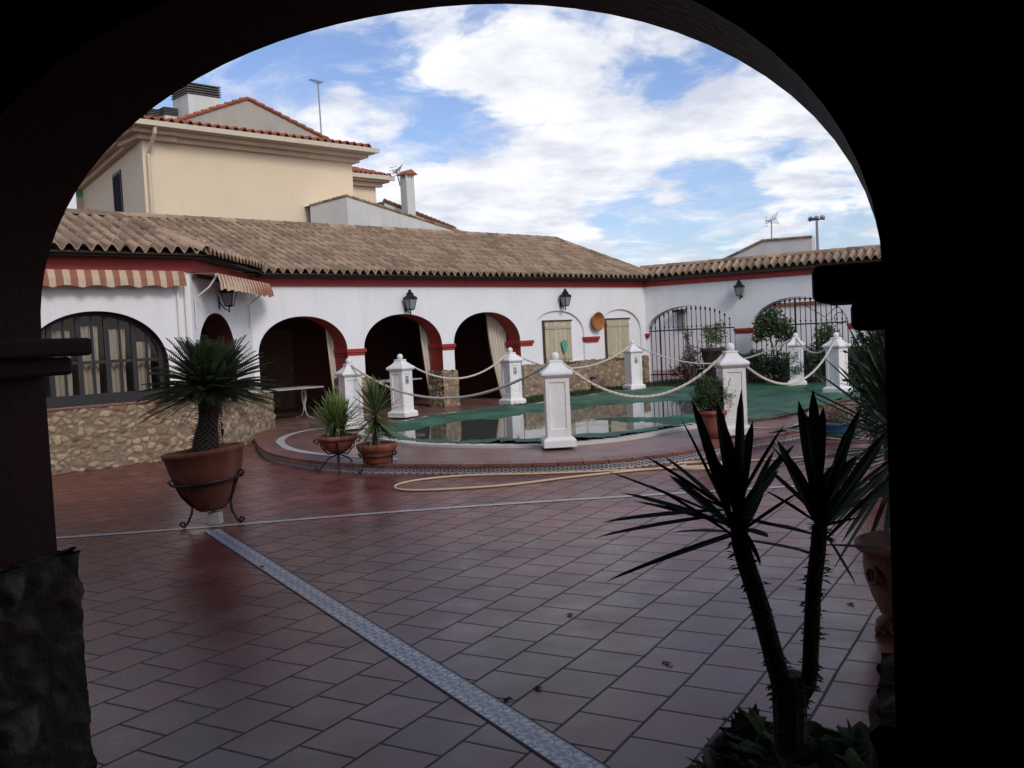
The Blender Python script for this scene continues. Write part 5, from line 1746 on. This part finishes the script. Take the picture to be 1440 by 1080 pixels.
tl = tile_plane(hf.p(s_c - .55, .55, hz0), D, -Nn, hsl, s_r - s_c + 1.1, 3.1, lambda p: (p - hl_.o).dot(hn) < .55 - 0 and (OH * 0 + (.55 - (p - hf.o).dot(Nn))) <= 9 and (s_r + .55 - (p - hf.o).dot(D)) > .55 * (.55 - (p - hf.o).dot(Nn)), pitch=.24, row=.42, h=.075)
tl.build('roof', M['red_roof'], house)
mb = MB(); mb.add([hf.p(s_c - .5, .5, hz0 - .07), hf.p(s_r + .5, .5, hz0 - .07), hf.p(s_r - 1.6, -3, hz0 + 3.5 * hsl - .07), Cc + hv * 3 + Vector((0, 0, hz0 + 3.5 * hsl - .07))], ((0, 1, 2, 3),)); mb.build('roof_deck', M['soffit'], house)
# grey gable rising behind the front slope
go = -2.6
def gp(x, y): 
    s, z = hs(x, y, go); return s, z
g0 = gp(203, 183); g1 = gp(347, 138); g2 = gp(492, 212)
mb = MB()
fr_pts = [hf.p(g0[0], go, g0[1]), hf.p(g0[0], go, z_e), hf.p(g2[0], go, z_e), hf.p(g2[0], go, g2[1]), hf.p(g1[0], go, g1[1])]
bk_pts = [p - Nn * 5.5 for p in fr_pts]
mb.add(fr_pts + bk_pts, [(0, 1, 2, 3, 4), (9, 8, 7, 6, 5), (0, 4, 9, 5), (4, 3, 8, 9), (2, 3, 8, 7), (0, 1, 6, 5)])
mb.build('gable', M['grey_wall'], house)
def verge(a, b, n, mat):
    mb = MB()
    for i in range(n):
        p = a.lerp(b, i / n); q = a.lerp(b, (i + 1.12) / n)
        mb.tube([p + Vector((0, 0, .02)), q + Vector((0, 0, -.01))], [.055, .045], 7, R())
    return mb
A3, B3, C3 = fr_pts[0] + Nn * .03, fr_pts[4] + Nn * .03, fr_pts[3] + Nn * .03
verge(A3, B3, 13, 0).build('verge_tiles', M['red_roof'], house)
verge(C3, B3, 13, 0).build('verge_tiles', M['red_roof'], house)
# slatted chimneys
def slat_chimney(x0, x1, ytop, ycap, ybase, o):
    sa, za = hs(x0, ycap, o); sb, _ = hs(x1, ycap, o); _, zt_ = hs((x0 + x1) / 2, ytop, o); _, zb_ = hs((x0 + x1) / 2, ybase, o)
    ym = hs((x0 + x1) / 2, ycap, o)[1]
    mb = MB(); hf.box(mb, sa, sb, o - 1.0, o, zb_ - 2.0, ym)
    co = mb.build('chimney', M['old_white'], house)
    t = MB(); n = 5
    for i in range(n):
        z = ym + (zt_ - ym) * (i + .3) / n
        hf.box(t, sa - .03, sb + .03, o - 1.03, o + .03, z, z + (zt_ - ym) / n * .42)
    for sx in (sa + .04, (sa + sb) / 2, sb - .04):
        hf.box(t, sx - .03, sx + .03, o - .9, o - .05, ym, zt_ - .05)
    t.build('chimney_slats', M['slat'], co)
slat_chimney(264, 309, 118, 135, 160, -4.5)
slat_chimney(210, 231, 153, 166, 175, -5.5)
slat_chimney(232, 253, 151, 163, 170, -5.2)


def pole_antenna(base, top, lab, kind='yagi', sz=.35, e=None):
    root = empty('antenna', base, lab, 'antenna')
    mb = MB(); mb.tube([base, top], .022, 6); mb.build('mast', M['grey_metal'], root)
    mb = MB(); e = e or D
    upv = Vector((0, 0, 1)); cr = e.cross(upv)
    if kind == 'yagi':
        a, b = top - e * sz, top + e * sz * .4; a.z += sz * .18
        mb.tube([a, b], .014, 5)
        for i in range(9):
            p = a.lerp(b, i / 8); mb.tube([p - cr * (.10 + .012 * i), p + cr * (.10 + .012 * i)], .008, 4)
    else:
        a, b = top - e * sz * .5 + upv * .0, top + e * sz * .6 + upv * sz * .35
        mb.tube([a, b], .014, 5)
        for i in range(8):
            p = a.lerp(b, i / 7); h = (.12 + .05 * i) * sz / .5
            for s_ in (-1, 1): mb.tube([p, p + upv * s_ * h + cr * s_ * .05 + e * h * .5], .008, 4)
        mb.tube([top - e * sz * .7 + upv * sz * .35, top - e * sz * .7 - upv * sz * .25], .012, 4); mb.tube([top - e * sz * .7, top], .012, 4)
        for i in range(4): mb.tube([top - e * sz * .7 + upv * (i * .1 - .15) - cr * .2, top - e * sz * .7 + upv * (i * .1 - .15) + cr * .2], .008, 4)
    mb.build('aerial', M['grey_metal'], root)


def hp3(x, y, o): s, z = hs(x, y, o); return hf.p(s, o, z)
pole_antenna(hp3(452, 190, -3.2), hp3(447, 116, -3.2), 'tall thin television antenna on the cream house roof', 'yagi', .28)

# neighbour block further right, lower roof
o2 = -9.5
s0_, _ = hs(470, 270, o2); s1_, ze2 = hs(528, 262, o2)
nb = empty('house', hf.p(s1_ - 2, o2, 0), 'cream house wing with small red roof beyond the main cream house', 'building')
mb = MB(); hf.box(mb, s0_ - 3, s1_, o2 - 6, o2, -.03, ze2 + .1); mb.build('wall', M['yellow'], nb)
mb = MB(); hf.box(mb, s0_ - 3, s1_ + .2, o2, o2 + .22, ze2 - .05, ze2 + .12); hf.box(mb, s0_ - 3, s1_ + .42, o2, o2 + .42, ze2 + .12, ze2 + .22); mb.build('cornice', M['cornice'], nb)
mb = MB(); hf.box(mb, s0_ - 3, s1_ + .6, o2 + .42, o2 + .56, ze2 + .2, ze2 + .36); mb.build('gutter', M['gutter'], nb)
tl = tile_plane(hf.p(s0_ - 3, o2 + .52, ze2 + .38), D, -Nn, .36, s1_ - s0_ + 3.5, 4.0, lambda p: (s1_ + .55 - (p - hf.o).dot(D)) > 1.0 * (o2 + .52 - (p - hf.o).dot(Nn)), pitch=.24, row=.42, h=.075); tl.build('roof', M['red_roof'], nb)
mb = MB(); mb.add([hf.p(s0_ - 3, o2 + .45, ze2 + .3), hf.p(s1_ + .5, o2 + .45, ze2 + .3), hf.p(s1_ - 3.3, o2 - 3.4, ze2 + 1.75), hf.p(s0_ - 3, o2 - 3.4, ze2 + 1.75)], ((0, 1, 2, 3),)); mb.build('roof_deck', M['soffit'], nb)
# dish of the wing
# white outbuilding with sloping parapet
o3 = 1.4
pts_px = [(436, 288), (487, 274), (648, 326)]
A_, B_, C_ = hp3(436, 289, .3), hp3(487, 275, o3), hp3(655, 328, o3)
an = empty('outbuilding', Vector((B_.x, B_.y, 0)), 'low whitewashed outbuilding with sloping parapet behind the arcade roof', 'building')
mb = MB()
f0 = lambda p: Vector((p.x, p.y, 0))
Bb, Cb = B_ - Nn * 4, C_ - Nn * 4
mb.add([f0(A_), f0(B_), f0(C_), A_, B_, C_, f0(Bb), f0(Cb), Bb, Cb, A_ - Nn * 3, f0(A_ - Nn * 3)], [(0, 1, 4, 3), (1, 2, 5, 4), (2, 7, 9, 5), (4, 5, 9, 8), (3, 4, 8, 10), (7, 6, 8, 9)])
mb.build('wall', M['old_white'], an)
mb = MB()
for i in range(8): mb.tube([A_.lerp(B_, i / 8) + Vector((0, 0, .01)), A_.lerp(B_, (i + 1.1) / 8) - Vector((0, 0, .005))], [.04, .032], 6, R())
mb.build('parapet_tiles', M['roof'], an)
mb = MB()
for i in range(24):
    p = B_.lerp(C_, i / 24); q = B_.lerp(C_, (i + 1.1) / 24); mb.tube([p + Vector((0, 0, .01)), q + Vector((0, 0, -.005))], [.04, .032], 6, R())
mb.build('parapet_tiles', M['roof'], an)
# second sloping roof line behind with the tall chimney
A2_, B2_ = hp3(540, 283, -3.0), hp3(640, 322, -3.0)
mb = MB(); mb.add([A2_, B2_, f0(B2_), f0(A2_), A2_ - Nn * 3, B2_ - Nn * 3], ((0, 3, 2, 1), (0, 1, 5, 4))); mb.build('rear_wall', M['old_white'], an)
mb = MB()
for i in range(16):
    p = A2_.lerp(B2_, i / 16); q = A2_.lerp(B2_, (i + 1.1) / 16); mb.tube([p + Vector((0, 0, .03)), q + Vector((0, 0, .01))], [.07, .06], 6, R())
mb.build('parapet_tiles', M['terra_dark'], an)
cx0, cz0 = hs(571, 250, -2.2); cx1, _ = hs(582, 250, -2.2); czb = hs(573, 305, -2.2)[1]
ch_ = MB(); w_ = (cx1 - cx0)
hf.box(ch_, cx0, cx1, -2.2 - w_, -2.2, czb - 1.5, cz0); cho = ch_.build('chimney', M['old_white'], an)
mb = MB()
for sx in (cx0, (cx0 + cx1) / 2 - .04, cx1 - .08):
    for oo in (-2.2, -2.2 - w_ + .08): hf.box(mb, sx, sx + .08, oo - .08, oo, cz0, cz0 + .12)
mb.build('chimney_vents', M['old_white'], cho)
mb = MB(); zc = cz0 + .12; h_ = hs(572, 238, -2.2)[1] - zc; oc = -2.2 - w_ / 2; sm_ = (cx0 + cx1) / 2
mb.add([hf.p(cx0 - .1, -2.1, zc), hf.p(cx1 + .1, -2.1, zc), hf.p(cx1 + .1, -2.3 - w_, zc), hf.p(cx0 - .1, -2.3 - w_, zc), hf.p(sm_, -2.1, zc + h_), hf.p(sm_, -2.3 - w_, zc + h_)], ((0, 1, 4), (1, 2, 5, 4), (2, 3, 5), (3, 0, 4, 5), (0, 3, 2, 1)))
mb.build('chimney_cap', M['red_roof'], cho)
pole_antenna(hp3(563, 262, -3.0), hp3(558, 242, -3.0), 'small antenna beside the slim chimney with tiled cap', 'panel', .22)
# air conditioning unit on far left wall
ac = onplane(112, 285, Cc, hn)
acs = (ac - Cc).dot(hv)
acu = empty('air_conditioner', ac, 'pale air conditioning unit with green dot on the far left wall', 'air conditioner')
acc_ = ac + Nn * .45 + hn * .25
mb = MB(); mb.box(acc_, (.62, .30, .95), main.M); mb.build('casing', M['gutter'], acu, bevel=.02)
mb = MB(); mb.lathe([(.001, .0), (.13, .0), (.13, .012), (.001, .012)], 20, Matrix.Translation(acc_ + Nn * .152 + Vector((0, 0, .22)) + D * .05) @ Matrix((D, Vector((0, 0, 1)), Nn)).transposed().to_4x4()); mb.build('fan_badge', M['green_trim'], acu)
mb = MB(); mb.tube([acc_ + D * .42 + Vector((0, 0, -.5)), acc_ + D * .40 + Vector((0, 0, .2)), acc_ + D * .34 + Vector((0, 0, .45))], .035, 6); mb.build('pipe', M['stem'], acu)
# white chimney end on the left wing's roof
wc = onplane(96, 292, main.p(0, OH - RD - .3, 0), Nn)
mb = MB(); ws = (wc - main.o).dot(D); main.box(mb, ws - .8, ws + .12, OH - RD - 1.0, OH - RD - .2, wc.z - 1.2, wc.z + .35)
o = mb.build('roof_upstand', M['white'], bld)

# ------------------------------------------------------------------ right: house, antenna, floodlight
o4 = -9.0
rf = Frame(rw.p(0, o4, 0), rv, rn_)
def rs_(x, y, o=0.0):
    P = onplane(x, y, rf.p(0, o, 0), rn_); return (P - rf.o).dot(rv), P.z
s1_, z1_ = rs_(1073, 338); s2_, z2_ = rs_(1142, 343); s3_, z3_ = rs_(1015, 366)
hb = empty('house', rf.p((s1_ + s2_) / 2, -2, 0), 'pale flat gabled house end behind the gate wall', 'building')
mb = MB()
P = [rf.p(s1_, 0, z1_), rf.p(s2_, 0, z1_ - .03), rf.p(s2_, 0, -.03), rf.p(s1_, 0, -.03)]
# left slope runs back-left
dl = (rf.p(s3_, 0, z3_) - rf.p(s1_, 0, z1_))
Q = [P[0] + dl * 1.4, P[3] + Vector((dl.x * 1.4, dl.y * 1.4, 0))]
bk = rn_ * -.4
mb.add(P + Q + [p + bk for p in P] + [q + bk for q in Q], [(0, 3, 2, 1), (0, 4, 5, 3), (1, 2, 8, 7), (0, 1, 7, 6), (4, 0, 6, 10)])
mb.build('wall', M['old_white'], hb)
mb = MB()
for a, b, n in ((P[0], P[1], 12), (P[0], Q[0], 12)):
    for i in range(n): mb.tube([a.lerp(b, i / n) + rn_ * .02, a.lerp(b, (i + 1.1) / n) + rn_ * .02], [.05, .04], 6, R())
mb.build('parapet_tiles', M['roof'], hb)
def rp3(x, y, o): s, z = rs_(x, y, o); return rf.p(s, o, z)
pole_antenna(rp3(1085, 342, -1), rp3(1085, 311, -1), 'fan shaped television antenna on the pale house right', 'panel', .26, rv)
o5 = -22.0
def rp5(x, y): s, z = rs_(x, y, o5); return rf.p(s, o5, z)
fb = rp5(1150, 352); ft_ = rp5(1148.5, 309)
fl_ = empty('floodlight_mast', Vector((fb.x, fb.y, 0)), 'tall floodlight mast with three lamps rising behind the gate wall', 'floodlight')
mb = MB(); mb.tube([Vector((fb.x, fb.y, -.03)), fb, ft_], [.10, .085, .07], 8); mb.build('mast', M['grey_metal'], fl_)
mb = MB(); mb.tube([ft_ - rv * .34, ft_ + rv * .34], .04, 6); mb.build('crossbar', M['grey_metal'], fl_)
for k in (-1, 0, 1):
    mb = MB(); mb.box(ft_ + rv * (k * .34) + Vector((0, 0, .10)), (.28, .26, .15), rf.M @ Matrix.Rotation(.5 * (k or .4), 3, 'Y') @ Matrix.Rotation(.4, 3, 'X'), taper=.7); mb.build('lamp', M['grey_metal'], fl_)

# ------------------------------------------------------------------ near gallery with its arch
PH, GO, GC, GA, GB, GZ, GT, GE = -.383, 1.841, -1.249, 1.233, .773, 1.63, .392, 2.101
gd = Vector((math.cos(PH), math.sin(PH), 0)); gn = Vector((-gd.y, gd.x, 0))
gf = Frame(gn * (GO + GT), gd, gn)        # o = 0 outer face
gal = empty('gallery', gf.p(GC, 0, 0), 'dark gallery whose rounded archway frames the courtyard', 'building')
gs0, gs1 = -9.0, 7.0
SB = .80       # top of rough stone base
wmb, rev = arch_wall(gf, gs0, gs1, 0, 3.6, 0, GT, [dict(c=GC, a=GA, zs=GZ, b=GB)], GE)
# rough plaster edge: nudge the arch edge a little
for k, v in enumerate(rev.v):
    pass
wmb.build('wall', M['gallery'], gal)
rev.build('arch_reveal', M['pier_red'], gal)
# imposts, both sides (two steps)
def near_impost(sa, sb, za, zb, zc, step):
    mb = MB()
    gf.box(mb, sa, sb, -GT - .045, .045, zb, za)
    gf.box(mb, sa if sa < GC else sa + step, sb - step if sa < GC else sb, -GT - .02, .02, zc, zb - .001)
    o = mb.build('impost', M['pier_red'], gal, bevel=.012)
def gsz(x, y, o):
    P = onplane(x, y, gf.p(0, o, 0), gn); return (P - gf.o).dot(gd), P.z
li = gsz(132, 488, .045); lz0 = gsz(120, 475, .045)[1]; lz1 = gsz(120, 500, .045)[1]; lz2 = gsz(95, 527, .02)[1]; li2 = gsz(104, 515, .02)
near_impost(GC - GA - .5, li[0], lz0, lz1, lz2, li[0] - li2[0])
ri = gsz(1141, 400, -GT - .045); rz0 = gsz(1160, 372, -GT - .045)[1]; rz1 = gsz(1160, 425, -GT - .045)[1]; ri2 = gsz(1196, 445, -GT - .02); rz2 = gsz(1220, 465, -GT - .02)[1]
near_impost(ri[0], GC + GA + .6, rz0, rz1, rz2, ri2[0] - ri[0])
# rough stone bases
ls_ = gsz(110, 900, -.02)[0]
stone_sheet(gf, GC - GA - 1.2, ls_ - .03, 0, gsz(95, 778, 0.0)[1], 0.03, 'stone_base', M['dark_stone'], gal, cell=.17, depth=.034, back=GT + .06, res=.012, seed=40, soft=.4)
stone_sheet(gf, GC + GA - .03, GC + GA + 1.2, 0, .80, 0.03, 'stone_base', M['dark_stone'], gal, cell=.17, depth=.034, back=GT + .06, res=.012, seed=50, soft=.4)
# enclosure: back wall, side walls, ceiling, added overhang
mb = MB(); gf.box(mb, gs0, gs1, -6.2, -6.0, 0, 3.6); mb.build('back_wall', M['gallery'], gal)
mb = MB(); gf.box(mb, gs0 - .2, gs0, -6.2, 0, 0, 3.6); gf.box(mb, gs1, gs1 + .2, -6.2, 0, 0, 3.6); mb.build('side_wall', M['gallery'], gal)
mb = MB(); gf.box(mb, gs0 - .2, gs1 + .2, -6.2, 1.9, 3.605, 3.75); mb.build('ceiling', M['soffit'], gal)  # runs out past the wall: unseen overhang, added to shade the near paving

# ------------------------------------------------------------------ sky and sun
SUN_EL, SUN_AZ = math.radians(36), math.radians(146)   # azimuth clockwise from +Y
world = bpy.data.worlds.new('World'); scene.world = world; world.use_nodes = True
nt = world.node_tree
bg = nt.nodes['Background']
sky = nt.nodes.new('ShaderNodeTexSky'); sky.sky_type = 'NISHITA'; sky.sun_disc = False
sky.sun_elevation = SUN_EL; sky.sun_rotation = SUN_AZ; sky.air_density = 1.0; sky.dust_density = 1.2; sky.ozone_density = 1.2
tc = nt.nodes.new('ShaderNodeTexCoord')
nv = nt.nodes.new('ShaderNodeVectorMath'); nv.operation = 'NORMALIZE'; nt.links.new(tc.outputs['Generated'], nv.inputs[0])
sx = nt.nodes.new('ShaderNodeSeparateXYZ'); nt.links.new(nv.outputs[0], sx.inputs[0])
zz = mth(nt, 'ADD', mth(nt, 'MAXIMUM', sx.outputs[2], 0.0), .16)
cx = nt.nodes.new('ShaderNodeCombineXYZ')
nt.links.new(mth(nt, 'DIVIDE', sx.outputs[0], zz), cx.inputs[0]); nt.links.new(mth(nt, 'DIVIDE', sx.outputs[1], zz), cx.inputs[1])
cl = node(nt, 'ShaderNodeTexNoise', Scale=2.1, Detail=12.0, Roughness=.60, Distortion=.30); nt.links.new(cx.outputs[0], cl.inputs['Vector'])
tot = mth(nt, 'MULTIPLY_ADD', cl.outputs['Fac'], 1.7, -.365)
BL = [((0, .25, 1), 34, -.30), ((0.3, 1, 1.1), 12, -.12), ((380, 60), 3, -.08), ((620, 190), 2.2, -.10), ((480, 210), 1.8, -.06),  # cloud banks and gaps by compass direction: pixel of the survey photo, radius (deg), weight
    ((800, 200), 9, .16), ((640, 110), 6, .13), ((620, 270), 7, .15), ((760, 280), 7, .15), ((980, 190), 8, .14), ((1120, 240), 7, .14), ((830, 30), 5, .12), ((430, 80), 4.5, .13), ((440, 175), 3, .12), ((690, 215), 5, .10), ((1000, 250), 6, .1), ((560, 60), 3, .05),
    ((520, 70), 3.2, -.2), ((640, 195), 2.6, -.14), ((965, 70), 3, -.16), ((890, 140), 2.4, -.16), ((360, 140), 3.2, -.2), ((960, 310), 3.5, -.25), ((1040, 310), 3.0, -.16), ((860, 320), 2.6, -.2), ((560, 180), 2.5, -.14), ((500, 100), 2.0, -.10), ((1220, 330), 3, -.16), ((720, 155), 2.0, -.10), ((780, 120), 2, -.08)]
for (px, rad, w) in BL:
    d = Vector(px).normalized() if len(px) == 3 else ray(*px).normalized()
    dv = nt.nodes.new('ShaderNodeVectorMath'); dv.operation = 'DOT_PRODUCT'; nt.links.new(nv.outputs[0], dv.inputs[0]); dv.inputs[1].default_value = d
    mr = node(nt, 'ShaderNodeMapRange'); mr.interpolation_type = 'SMOOTHSTEP'
    nt.links.new(dv.outputs['Value'], mr.inputs['Value'])
    mr.inputs['From Min'].default_value = math.cos(math.radians(rad * 1.5)); mr.inputs['From Max'].default_value = 1.0
    mr.inputs['To Min'].default_value = 0; mr.inputs['To Max'].default_value = w * (.62 if w > 0 else 1.0)
    tot = mth(nt, 'ADD', tot, mr.outputs[0])
mr = node(nt, 'ShaderNodeMapRange'); mr.interpolation_type = 'SMOOTHSTEP'; nt.links.new(tot, mr.inputs['Value'])
mr.inputs['From Min'].default_value = .415; mr.inputs['From Max'].default_value = .645
n5 = node(nt, 'ShaderNodeTexNoise', Scale=3.4, Detail=9.0, Roughness=.62, Distortion=.8); nt.links.new(cx.outputs[0], n5.inputs['Vector'])
m5 = node(nt, 'ShaderNodeMapRange'); m5.interpolation_type = 'SMOOTHSTEP'; nt.links.new(n5.outputs['Fac'], m5.inputs['Value'])
m5.inputs['From Min'].default_value = .42; m5.inputs['From Max'].default_value = .72; m5.inputs['To Max'].default_value = .75
cover = mth(nt, 'MAXIMUM', mr.outputs[0], m5.outputs[0])
# inner shading of the clouds
n2 = node(nt, 'ShaderNodeTexNoise', Scale=3.1, Detail=6.0, Roughness=.6); nt.links.new(cx.outputs[0], n2.inputs['Vector'])
cc = ramp(nt, n2.outputs['Fac'], [(.32, (6.0, 6.2, 6.9)), (.62, (9.3, 9.3, 9.5))])
for e in cc.color_ramp.elements: pass
CLOUD = nt.nodes.new('ShaderNodeMix'); CLOUD.data_type = 'RGBA'
cr1 = ramp(nt, n2.outputs['Fac'], [(.35, (.62, .65, .75)), (.62, (1, 1, 1))])
vm = nt.nodes.new('ShaderNodeVectorMath'); vm.operation = 'SCALE'; nt.links.new(cr1.outputs[0], vm.inputs[0]); vm.inputs['Scale'].default_value = 8.8
nt.nodes.remove(cc)
nt.links.new(mth(nt, 'MULTIPLY', cover, .95), CLOUD.inputs[0]); tint = mix(nt, 1.0, sky.outputs[0], (1.0, 1.03, 1.25), 'MULTIPLY'); nt.links.new(tint, CLOUD.inputs[6]); nt.links.new(vm.outputs[0], CLOUD.inputs[7])
nt.links.new(CLOUD.outputs[2], bg.inputs['Color'])
bg.inputs['Strength'].default_value = .12

sun = bpy.data.lights.new('sun', 'SUN'); sun.energy = 1.35; sun.angle = math.radians(16); sun.color = (1, .95, .88)
so = bpy.data.objects.new('sun', sun); COL.objects.link(so)
sd = Vector((math.sin(SUN_AZ) * math.cos(SUN_EL), math.cos(SUN_AZ) * math.cos(SUN_EL), math.sin(SUN_EL)))
so.rotation_euler = (-sd).to_track_quat('-Z', 'Y').to_euler()
so.location = sd * 50

scene.render.engine = 'CYCLES'
scene.view_settings.view_transform = 'Standard'
scene.view_settings.look = 'None'
scene.view_settings.gamma = 1
scene.view_settings.exposure = 0.06
scene.render.resolution_x = 1024
scene.render.resolution_y = 768
